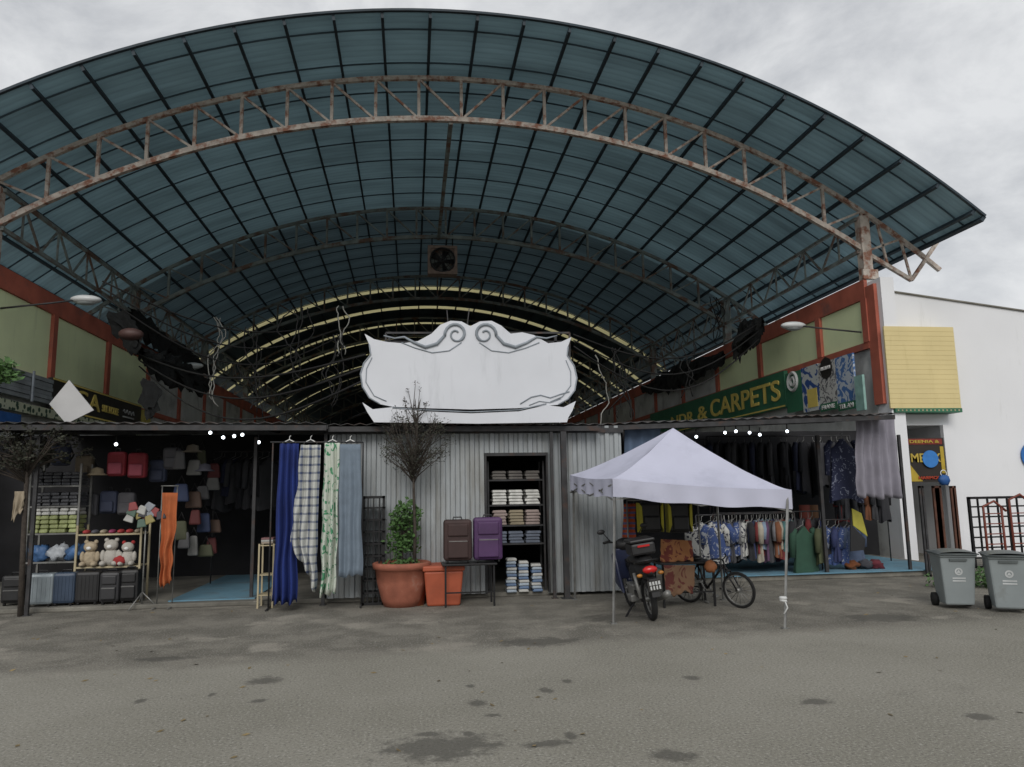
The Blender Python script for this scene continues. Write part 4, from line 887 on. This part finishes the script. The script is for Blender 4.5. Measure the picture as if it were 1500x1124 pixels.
sc_px(650, 692, 763, 826, 11.65, .25, mat('brown_fabric', (.04, .02, .018), .7), 'brown fabric suitcase at the left on the low table', z=zT, group='suitcases on the low table')
sc_px(694, 737, 758, 823, 11.65, .25, mat('purple_fabric', (.065, .025, .09), .6), 'purple fabric suitcase at the right on the low table', z=zT, group='suitcases on the low table')
gz = .07; gs = 'suitcases on the floor of the left stall'
sc_px(38, 76, 833, 881, 12.65, .24, mat('silver_case', (.26, .30, .32), .35, .2), 'silver hard shell suitcase at the left on the stall floor', z=gz, hard=True, group=gs)
sc_px(77, 108, 833, 881, 12.68, .24, mat('navy_case', (.035, .055, .09), .4), 'slate blue hard shell suitcase beside the silver one', z=gz, hard=True, group=gs)
sc_px(110, 144, 832, 880, 12.7, .22, m_black, 'black suitcase third from the left on the stall floor', z=gz, hard=True, group=gs)
sc_px(146, 173, 833, 880, 12.66, .22, mat('charcoal', (.025, .025, .027), .5), 'charcoal fabric suitcase in the row of floor suitcases', z=gz, group=gs)
sc_px(175, 201, 832, 881, 12.72, .22, m_black, 'black suitcase at the right end of the floor row', z=gz, group=gs)
sc_px(2, 33, 836, 880, 12.9, .24, m_black, 'black suitcase half hidden behind the street tree trunk', z=gz, group=gs)
Ysh = 12.95
def shelf_unit(name, label, pxa, pxb, pyt, rows, Y, d, m, z0=.07):
    xa, xb = P(pxa, 800, Y).x, P(pxb, 800, Y).x; zt = P(pxa, pyt, Y).z; t = thing(name, label, 'shelf', ((xa + xb) / 2, Y + d / 2, z0)); zs = []
    for x in (xa, xb):
        for yy in (Y, Y + d): MB().box(x - .015, x + .015, yy - .015, yy + .015, z0, zt).build('upright', m, t)
    for r_ in rows:
        z = P(pxa, r_, Y).z; zs.append(z); MB().box(xa + .016, xb - .016, Y - .01, Y + d, z - .025, z).build('shelf_board', m, t)
    return xa, xb, zs
xa, xb, zs = shelf_unit('clothes_shelf', 'tall steel shelf of plastic wrapped clothes in the left stall', 38, 112, 680, [712, 742, 782, 824], Ysh, .42, m_steel)
m_pk = [mat('wrapped_white', (.55, .55, .52), .35, 0, .25, 9), mat('wrapped_green', (.34, .38, .16), .4, 0, .3, 9), mat('wrapped_dark', (.07, .072, .08), .3, 0, .5, 9), mat('wrapped_blue', (.06, .14, .30), .4, 0, .3, 7)]
def pack(x, y, z, w, d, h, m, label, group, name='folded_garment'):
    T = Matrix.Translation((x + random.uniform(-.01, .01), y, z)) @ Matrix.Rotation(random.uniform(-.07, .07), 4, 'Z')
    tag(MB(T).frus((0, 0, 0), w, d, (random.uniform(-.01, .01), 0, h), w * random.uniform(.85, .97), d * .95).build(name, m, None, bev=min(h, w) * .3), label, 'folded clothing' if name == 'folded_garment' else 'box', group)
for r_ in range(3):
    n = 5
    for i in range(n):
        w_ = (xb - xa - .06) / n; x = xa + .03 + w_ * (i + .5)
        if r_ < 2:
            for k in range(4): pack(x, Ysh + .2, zs[r_] + .001 + k * .055, w_ * .92, .36, .05, m_pk[2], 'dark plastic wrapped garment stacked on the %s shelf' % ('top', 'second')[r_], 'dark wrapped garments, %s shelf' % ('top', 'second')[r_])
        else:
            z = zs[2]
            for k in range(4): pack(x, Ysh + .2, z + .001 + k * .07, w_ * .94, .38, .064, m_pk[1], 'green plastic wrapped garment on the third shelf', 'green wrapped garments')
            for k in range(2): pack(x, Ysh + .2, z + .283 + k * .059, w_ * .94, .38, .054, m_pk[0], 'white plastic wrapped garment on top of the green ones', 'white wrapped garments')
for i in range(3):
    p = Vector((xa + .18 + i * .26, Ysh + .12, zs[3] + .13)); tag(MB().ball(p, .15, .14, .125, 16, .9).build('wrapped_bundle', [m_pk[3], mat('plastic_white', (.5, .53, .56), .3, 0, .2, 6), m_pk[3]][i], None, True), ['blue bundle wrapped in plastic at the left of the lowest shelf', 'white bundle wrapped in plastic in the middle of the lowest shelf', 'blue bundle wrapped in plastic at the right of the lowest shelf'][i], 'bundle')
xa, xb, zs = shelf_unit('display_stand', 'pale framed stand of soft toys beside the clothes shelf', 112, 206, 770, [783, 831], 12.9, .4, m_cream)
zz = zs[1]
def plush(x, y, z, s, m, label, m2=None):
    t = thing('soft_toy', label, 'soft toy', (x, y, z), 'soft toys on the pale stand')
    MB().ball((x, y, z + .15 * s), .13 * s, .11 * s, .16 * s, 14).ball((x - .1 * s, y - .09 * s, z + .05 * s), .055 * s, .1 * s, .05 * s).ball((x + .1 * s, y - .09 * s, z + .05 * s), .055 * s, .1 * s, .05 * s).ball((x - .13 * s, y - .03 * s, z + .18 * s), .045 * s, .05 * s, .1 * s).ball((x + .13 * s, y - .03 * s, z + .18 * s), .045 * s, .05 * s, .1 * s).build('body', m, t, True)
    h = MB().ball((x, y - .02, z + .36 * s), .12 * s, .1 * s, .1 * s, 14).build('head', m, t, True)
    for q in (-1, 1): MB().ball((x + q * .085 * s, y, z + .45 * s), .04 * s).build('ear', m2 or m, h, True)
    MB().ball((x, y - .11 * s, z + .34 * s), .045 * s, .03 * s, .035 * s).build('muzzle', m_wtext, h, True)
mb1 = mat('beige_plush', (.40, .33, .23), .95, 0, .2, 20, .3, 90); mb2 = mat('red_plush', (.32, .03, .03), .95, 0, .2, 20); mb3 = mat('white_plush', (.42, .40, .36), .95, 0, .1, 20)
plush(xa + .2, 12.95, zz, .85, mb1, 'beige soft toy bear at the left of the stand'); plush(xa + .5, 12.97, zz, .9, mb3, 'white soft toy bear in the middle of the stand'); plush(xa + .76, 12.95, zz, .8, mb3, 'white soft toy bear with red ears at the right of the stand', mb2)
tag(MB().ball((xa + .66, 12.9, zz + .08), .1, .08, .08, 12, .3).build('red_cushion', mb2, None, True), 'small red cushion between the soft toys', 'cushion')
for i in range(7):
    ci = random.randrange(4); cc = [(.4, .05, .05), (.1, .1, .12), (.35, .3, .22), (.3, .05, .12)][ci]; x = xa + .1 + i * .13
    t = MB().ball((x, 13.0, zs[0] + .03), .05, .11, .035, 10).build('slipper', mat('slip%d' % ci, cc, .7), None, True); tag(t, 'slipper on top of the soft toy stand, %s along the row' % ['first', 'second', 'third', 'fourth', 'fifth', 'sixth', 'last'][i], 'slipper', 'slippers in a row on the stand')
def backpack(px, py, Y, w, h, m, label, group=None, m2=None, name='backpack'):
    p = P(px, py, Y); t = thing(name, label, 'backpack', p - Vector((0, 0, h / 2)), group)
    MB().box(p.x - w / 2, p.x + w / 2, p.y - .08, p.y + .08, p.z - h / 2, p.z + h / 2).build('bag', m, t, bev=.05)
    MB().box(p.x - w * .36, p.x + w * .36, p.y - .13, p.y - .07, p.z - h * .42, p.z + h * .05).build('pocket', m2 or m, t, bev=.025)
    MB().tube([p + Vector((-.04, 0, h / 2 - .01)), p + Vector((-.03, 0, h / 2 + .06)), p + Vector((.03, 0, h / 2 + .06)), p + Vector((.04, 0, h / 2 - .01))], .01, 5).build('top_loop', m_black, t, True)
    for s in (-1, 1): MB().tube([p + Vector((s * w * .3, .08, h * .4)), p + Vector((s * w * .5, .13, 0)), p + Vector((s * w * .3, .08, -h * .4))], .016, 5).build('strap', m_black, t, True)
    return t
mr_ = mat('red_fabric', (.24, .02, .03), .7); mp_ = mat('pink_trim_fabric', (.34, .07, .10), .7)
backpack(172, 680, 13.3, .3, .4, mr_, 'red backpack hanging at the left of the pair in the left stall', 'red backpacks', mp_); backpack(202, 682, 13.3, .3, .42, mr_, 'red backpack hanging at the right of the pair in the left stall', 'red backpacks', mp_)
mg_ = mat('grey_bag_fabric', (.09, .09, .10), .7); mn_ = mat('navy_bag_fabric', (.04, .05, .09), .7); mt_ = mat('tan_bag_fabric', (.20, .16, .11), .7)
for i, (px, py, mm, lab) in enumerate(((132, 740, mg_, 'grey backpack hanging lower beside the clothes shelf'), (160, 736, mn_, 'navy backpack hanging in the lower row, left'), (186, 738, mg_, 'grey backpack hanging in the lower row under the red ones'), (232, 690, mn_, 'navy backpack hanging right of the red pair'), (252, 672, mg_, 'grey backpack hanging high near the orange cloth'),
                                       (124, 684, mt_, 'tan backpack hanging between the shelf and the sun hat'), (60, 668, mg_, 'grey backpack hanging above the clothes shelf, left'), (90, 666, mn_, 'navy backpack hanging above the clothes shelf, right'))):
    backpack(px, py, 13.6, .28, .38, mm, lab, 'dull backpacks hanging in the left stall')
for i, (px, py, cc, lab) in enumerate([(142, 696, (.33, .27, .18), 'beige sun hat hanging beside the red backpacks'), (282, 662, (.14, .12, .09), 'brown hat hanging over the open gap'), (300, 690, (.08, .08, .1), 'dark hat hanging lower over the open gap')]):
    p = P(px, py, 13.2); tag(MB().lathe([(.16, 0), (.1, .03), (.09, .1), (0, .13)], p, 20).build('sun_hat', mat('hat%d' % i, cc, .9), None, True, sol=.006), lab, 'hat')
pc = P(212, 752, 12.55)
for i in range(16):
    a = i * 2.4; q = pc + Vector((math.cos(a) * .02 * i, random.uniform(-.06, .05), math.sin(a) * .010 * i)); k6 = i % 6
    cc = [(.38, .38, .36), (.04, .04, .05), (.25, .05, .05), (.08, .13, .10), (.26, .22, .08), (.25, .27, .30)][k6]; nm = ['white', 'black', 'red', 'green', 'yellow', 'pale blue'][k6]
    T = Matrix.Translation(q) @ Matrix.Rotation(random.uniform(-1, 1), 4, 'Y')
    tag(MB(T).frus((0, 0, -.07), .15, .05, (0, 0, .06), .10, .03).build('pouch', mat('pouch%d' % k6, cc, .6), None, bev=.02), '%s pouch in the %s part of the hanging bundle above the suitcases' % (nm, 'inner' if i < 6 else 'outer'), 'pouch', 'colourful pouches hung in a bundle')
ps = thing('pouch_stand', 'thin metal stand holding the bundle of colourful pouches', 'stand', (pc.x, pc.y + .08, 0)); MB().tube([(pc.x, pc.y + .08, .0), (pc.x, pc.y + .08, pc.z + .1)], .012).build('pole', m_steel, ps, True)
for k in range(3): MB().tube([(pc.x, pc.y + .08, .25), (pc.x + .25 * math.cos(k * 2.1), pc.y + .08 + .25 * math.sin(k * 2.1), .0)], .01).build('foot', m_steel, ps, True)
cols = [('grey', (.12, .12, .125)), ('brown', (.09, .055, .04)), ('navy', (.03, .045, .10)), ('dark red', (.11, .025, .025)), ('olive', (.075, .08, .045)), ('dusty white', (.22, .22, .21))]
for r_, py in enumerate((675, 715, 765, 800)):
    for c_, px in enumerate((268, 284, 299, 314)):
        k6 = (c_ * 5 + r_ * 2) % 6; nm, cc = cols[k6]; p = P(px + random.uniform(-5, 5), py + random.uniform(-14, 14), 13.5 + .25 * c_)
        t = thing('hanging_bag', '%s bag hanging in the %s row of the open gap, %s from the left' % (nm, ['top', 'second', 'third', 'lowest'][r_], ['first', 'second', 'third', 'fourth'][c_]), 'bag', p, 'bags hung in the gap of the left stall')
        w_ = random.uniform(.16, .3); h_ = random.uniform(.1, .24); MB().frus((p.x, p.y, p.z - h_), w_, .1, (p.x, p.y, p.z + .1), w_ * .7, .06).build('body', mat('bagc%d' % k6, cc, .7), t, bev=.05)
        MB().tube([p + Vector((-.06, 0, .1)), p + Vector((0, 0, .24)), p + Vector((.06, 0, .1))], .008, 5).build('handle', m_black, t, True)
cr_ = thing('cream_rack', 'small cream metal rack at the open gap beside the blue fabric', 'rack', P(389, 872, 12.2)); A, B = P(380, 797, 12.2), P(399, 875, 12.2); mb = MB()
for x in (A.x, B.x):
    for yy in (12.2, 12.5): mb.box(x - .012, x + .012, yy - .012, yy + .012, 0, A.z)
mb.build('uprights', m_cream, cr_); mb = MB()
for z in (.2, .5, A.z - .02): mb.box(A.x, B.x, 12.2, 12.5, z - .015, z)
mb.build('shelves', m_cream, cr_)
for k in range(3): tag(MB().box(A.x + .02, B.x - .02, 12.23, 12.45, A.z + .001 + k * .03, A.z + .027 + k * .03).build('magazine', mat('mag%d' % k, [(.3, .25, .2), (.4, .4, .38), (.2, .1, .1)][k], .6)), ['brown', 'pale', 'reddish'][k] + ' magazine stacked on the cream rack', 'magazine')
lr = thing('black_lattice_rack', 'black plastic lattice crate stack beside the grey blue fabric', 'rack', P(546, 872, 12.1)); A, B = P(531, 727, 12.1), P(563, 870, 12.1); B.z = 0; mb = MB(); frame_rect(mb, A, B, 12.1, .04)
mb.build('frame', m_blackm, lr); mb = MB()
for k in range(1, 9): mb.box(A.x, B.x, 12.1, 12.38, A.z * k / 9 - .012, A.z * k / 9 + .012)
for k in range(1, 4): x = A.x + (B.x - A.x) * k / 4; mb.box(x - .01, x + .01, 12.105, 12.13, 0, A.z)
mb.build('shelves', m_blackm, lr)
xa, xb, zs = shelf_unit('kiosk_shelf', 'tall shelf of folded cloth seen through the kiosk doorway', 716, 798, 676, [703, 740, 770, 797], 12.68, .4, m_post)
wd = (xb - xa)
for ri, z in enumerate(zs):
    for ci, fx in enumerate((.2, .5, .8)):
        for k in range((3, 5, 5, 4)[ri]):
            if ri == 0: mm, nm = mat('dim_cloth', (.13, .12, .11), .9), 'dark folded cloth on the top kiosk shelf'
            elif ri == 1: mm, nm = m_pk[0], 'white folded cloth on the second kiosk shelf'
            elif ri == 2: mm, nm = (mat('pink_cloth', (.30, .24, .22), .9), 'dusty pink folded cloth on the third kiosk shelf') if ci != 1 else (mat('tan_cloth', (.27, .23, .16), .9), 'tan folded cloth on the third kiosk shelf')
            else: mm, nm = mat('slate_cloth', (.12, .14, .18), .9), 'slate folded cloth on the lowest kiosk shelf'
            pack(xa + wd * fx, 12.85, z + .001 + k * .05, wd * .26, .32, .045, mm, nm, nm)
Yb_ = 12.46
for ci, px in enumerate((750, 768, 787)):
    for k in range(11 - ci):
        k3 = (k + ci) % 3; cc = [(.32, .38, .44), (.42, .42, .40), (.10, .16, .27)][k3]; x = P(px, 850, Yb_).x
        pack(x, Yb_ + .1, .071 + k * .05, .17, .18, .045, mat('bx%d' % k3, cc, .5), '%s flat box, %s in the %s stack just inside the kiosk door' % (['pale blue', 'white', 'dark blue'][k3], ['lowest', 'second', 'third', 'fourth', 'fifth', 'sixth', 'seventh', 'eighth', 'ninth', 'tenth', 'eleventh'][k], ['left', 'middle', 'right'][ci]), 'flat boxes stacked at the kiosk door', 'flat_box')
# ---------------------------------------------------------------- stall clothes
def garment(x, y, zt, w, h, ang, m, name, label, group, long=False):
    T = Matrix.Translation((x, y, zt)) @ Matrix.Rotation(rad(ang), 4, 'Z'); t = thing(name, label, 'garment', (x, y, zt - h), group); sd_ = random.random() * 9
    def body(u, v):
        a = 2 * math.pi * u; hw = w / 2 * (.28 + .72 * min(1, v * 7)) * (1 - .12 * math.sin(math.pi * min(1, v * 1.2)) + (.15 * v if long else 0)); b = .035 + .04 * v
        rp = 1 + .22 * math.sin(a * 5 + sd_) * v
        return Vector((math.cos(a) * hw * rp, math.sin(a) * b * rp, -.03 - h * v * (1 + .04 * math.sin(a * 2 + sd_)) - (.07 * (abs(math.cos(a))) if v < .12 else 0)))
    MB(T).grid(body, 20, 12).build('body', m, t, True)
    for s in (-1, 1): MB(T).tube([(s * w * .42, 0, -.09), (s * w * .56, .0, -.2), (s * w * .6, .01, -.2 - h * (.35 if not long else .45))], [.05, .065, .05], 8).build('sleeve', m, t, True)
    MB(T).tube([(-w * .35, 0, -.08), (0, 0, -.01), (0, 0, .05), (.03, 0, .07)], .006, 5).build('hanger', m_steel, t, True)
palette = [('navy blue', (.03, .04, .11)), ('charcoal', (.05, .05, .055)), ('slate blue', (.08, .11, .18)), ('dark red', (.17, .03, .03)), ('grey', (.18, .18, .19)), ('teal', (.05, .12, .12)), ('cream', (.34, .31, .25)), ('plum', (.10, .05, .10)), ('blue patterned', None), ('white patterned', None), ('rust', (.20, .08, .04)), ('pale blue', (.19, .25, .33)), ('black', (.02, .02, .024)), ('dark grey', (.05, .05, .055)), ('midnight blue', (.016, .02, .045))]
m_bp = pmat('blue_pat', (.04, .07, .19), (.32, .34, .38), 'blob', 9, .58); m_wp = pmat('white_pat', (.44, .44, .42), (.03, .03, .05), 'blob', 7, .52); m_np = pmat('navy_pat', (.015, .02, .055), (.2, .22, .3), 'blob', 8, .6)
def pm(i):
    nm, c_ = palette[i % 15]
    if c_ is None: return nm, (m_bp if 'blue' in nm else m_wp)
    return nm, mat('gar_' + nm.replace(' ', '_'), c_, .9, 0, .2, 6)
ords = ['first', 'second', 'third', 'fourth', 'fifth', 'sixth', 'seventh', 'eighth', 'ninth', 'tenth', 'eleventh', 'twelfth', 'thirteenth', 'fourteenth', 'fifteenth', 'sixteenth', 'seventeenth', 'eighteenth', 'nineteenth', 'twentieth']
def crow(pxa, pxb, py, Y, n, w, h, ids, where, name='shirt', ang=65, long=False, group='garments'):
    A, B = P(pxa, py, Y), P(pxb, py, Y); B.z = A.z
    rail('clothes_rail', 'metal clothes rail ' + where, A + Vector((-.08, 0, .08)), B + Vector((.08, 0, .08)), [A + Vector((-.08, 0, .08)), B + Vector((.08, 0, .08))], m_post)
    for i in range(n):
        nm, m = pm(ids[i % len(ids)]); p = A.lerp(B, i / max(1, n - 1)); dx = random.uniform(-.04, .04)
        garment(p.x + dx, p.y, p.z, w * random.uniform(.9, 1.1), h * random.uniform(.78, 1.15), ang + random.uniform(-22, 16), m, name, '%s %s, %s from the left, %s' % (nm, name.replace('_', ' ').replace('long ', ''), ords[i], where), group, long)
crow(1058, 1158, 760, 13.7, 20, .46, .68, [0, 8, 1, 1, 8, 4, 9, 12, 0, 6, 3, 11, 7, 1, 10, 4, 6, 3, 5, 12], 'along the blue floor', group='shirts on the front clothes rail')
crow(1050, 1200, 758, 14.5, 18, .5, .72, [8, 0, 4, 12, 1, 3, 1, 11, 5, 0, 7, 10, 2, 12, 1, 3, 13, 0], 'on the rear rail', ang=55, group='shirts on the rear clothes rail')
crow(1026, 1050, 762, 12.3, 3, .46, .64, [9, 9, 8], 'just behind the tent leg', ang=15, group='patterned shirts behind the tent')
crow(1206, 1246, 768, 13.8, 6, .5, .66, [8, 12, 8, 0, 8, 2], 'near the white pier', ang=35, group='blue shirts near the pier')
crow(1225, 1290, 700, 15.0, 8, .5, .95, [12, 3, 13, 1, 12, 10, 13, 12], 'behind the grey curtain', 'long_dress', 50, True, group='dark dresses behind the curtain')
crow(1040, 1240, 645, 15.8, 17, .5, 1.15, [14, 12, 12, 13, 12, 14, 12, 13, 12, 12], 'at the stall back', 'long_dress', 60, True, group='dark dresses at the back of the stall')
crow(930, 1035, 650, 15.8, 8, .5, 1.0, [12, 13, 14, 12, 12], 'behind the tent peak', 'long_dress', 60, True, group='dark dresses behind the tent')
crow(322, 392, 668, 15.0, 8, .5, .9, [12, 13, 14, 13, 12, 1], 'at the back of the left gap', 'jacket', 60, True, group='jackets at the back of the left gap')
p = P(1176, 768, 13.5); garment(p.x, p.y, p.z, .48, .9, 15, mat('forest_green', (.025, .07, .045), .9), 'tunic', 'long dark green tunic hanging at the front of the stall', None, True)
p = P(1200, 768, 13.6); garment(p.x, p.y, p.z, .42, .7, 50, mat('olive_cloth', (.07, .08, .04), .9), 'tunic', 'olive tunic hanging beside the green one', None, True)
p = P(1232, 640, 13.6); garment(p.x, p.y, p.z, .62, 1.2, 10, m_np, 'long_dress', 'navy dress with white pattern hanging beside the grey curtain', None, True)
yb2 = thing('yellow_black_flag', 'yellow and black cloth hanging in a point beside the white pier', 'cloth', P(1256, 748, 13.3))
MB().prism([P(1248, 745, 13.3), P(1262, 752, 13.3), P(1271, 786, 13.3), P(1250, 770, 13.3)], .02).build('yellow_part', mat('yellow_cloth', (.36, .33, .05), .8), yb2); MB().prism([P(1246, 747, 13.32), P(1250, 772, 13.32), P(1268, 790, 13.32), P(1266, 806, 13.32), P(1246, 808, 13.32)], .02).build('black_part', m_black, yb2)
for i, (px, cc, lab) in enumerate([(1178, (.16, .04, .03), 'dark red rolled carpet standing behind the clothes'), (1190, (.12, .06, .03), 'brown rolled carpet standing behind the clothes')]):
    p = P(px, 740, 14.9); tag(MB().tube([(p.x, p.y, .12), (p.x, p.y, p.z)], .11, 14).build('rolled_carpet', mat('rc%d' % i, cc, .95), None, True), lab, 'carpet')
for i, px in enumerate((1248, 1268, 1284)):
    p = P(px, 833, 13.7); tag(MB().ball((p.x, p.y, .2), .14, .12, .09, 12, .8).build('cloth_bundle', mat('cb%d' % i, [(.18, .06, .02), (.05, .05, .06), (.12, .02, .03)][i], .9), None, True), ['orange', 'black', 'dark red'][i] + ' cloth bundle lying at the foot of the white pier', 'bundle')
for i, (px, lab) in enumerate(((952, 'black backpack with yellow side strips hanging at the left under the tent'), (994, 'black backpack with yellow side strips hanging at the right under the tent'))):
    Yq = 11.2; r_ = backpack(px, 758, Yq, .34, .46, m_black, lab, 'black and yellow backpacks'); p = P(px, 758, Yq)
    for s in (-1, 1): MB().prism([p + Vector((s * .185, -.09, -.22)), p + Vector((s * .14, -.1, -.1)), p + Vector((s * .15, -.1, .16)), p + Vector((s * .19, -.09, .22))], .16).build('yellow_strip', mat('yellow_trim', (.42, .38, .03), .7), r_)
rail('hanging_rail', 'low metal rail under the tent carrying the black and yellow backpacks', P(918, 733, 11.25), P(1022, 733, 11.25), [P(918, 733, 11.25), P(1022, 733, 11.25)])
Yt2 = 10.75; table('trestle_table', 'narrow table under the tent beside the motorbike', 968, 1052, Yt2, P(1000, 824, Yt2).z, .45, m_blackm)
ob = P(1041, 830, 10.7); tag(MB().ball(ob, .09, .08, .09, 14, .3).build('brown_pouch', mat('tan_leather', (.3, .11, .04), .7), None, True), 'round tan pouch beside the narrow table under the tent', 'pouch')
cloth('beige_rag', 'beige cloth hanging from the trunk of the tree at the left edge', [(22, 720), (36, 720), (34, 748), (16, 765)], Yt - .05, mat('beige_cloth', (.3, .25, .18), .9), 2, .02, seed=12)
def bulb(px, py, Y, lab):
    p = P(px, py, Y); t = thing('light_bulb', lab, 'bulb', p, 'bare bulbs strung under the awnings'); MB().ball(p, .028, n=10).build('globe', m_bulb, t, True); MB().tube([p + Vector((0, 0, .03)), p + Vector((0, 0, .14))], .01, 6).build('socket', m_blackm, t)
for i, (px, py) in enumerate([(308, 634), (327, 641), (343, 639), (355, 637), (379, 648), (170, 651)]):
    bulb(px, py, 13.2, 'glowing bulb under the left awning, %s from the left' % ['second', 'third', 'fourth', 'fifth', 'sixth', 'first'][i])
for i, (px, py) in enumerate([(1003, 641), (1020, 640), (1062, 634), (1078, 632), (1098, 634), (1113, 637), (1153, 632)]):
    bulb(px, py, 13.4, 'glowing bulb under the right awning, %s from the left' % ['first', 'second', 'third', 'fourth', 'fifth', 'sixth', 'seventh'][i])
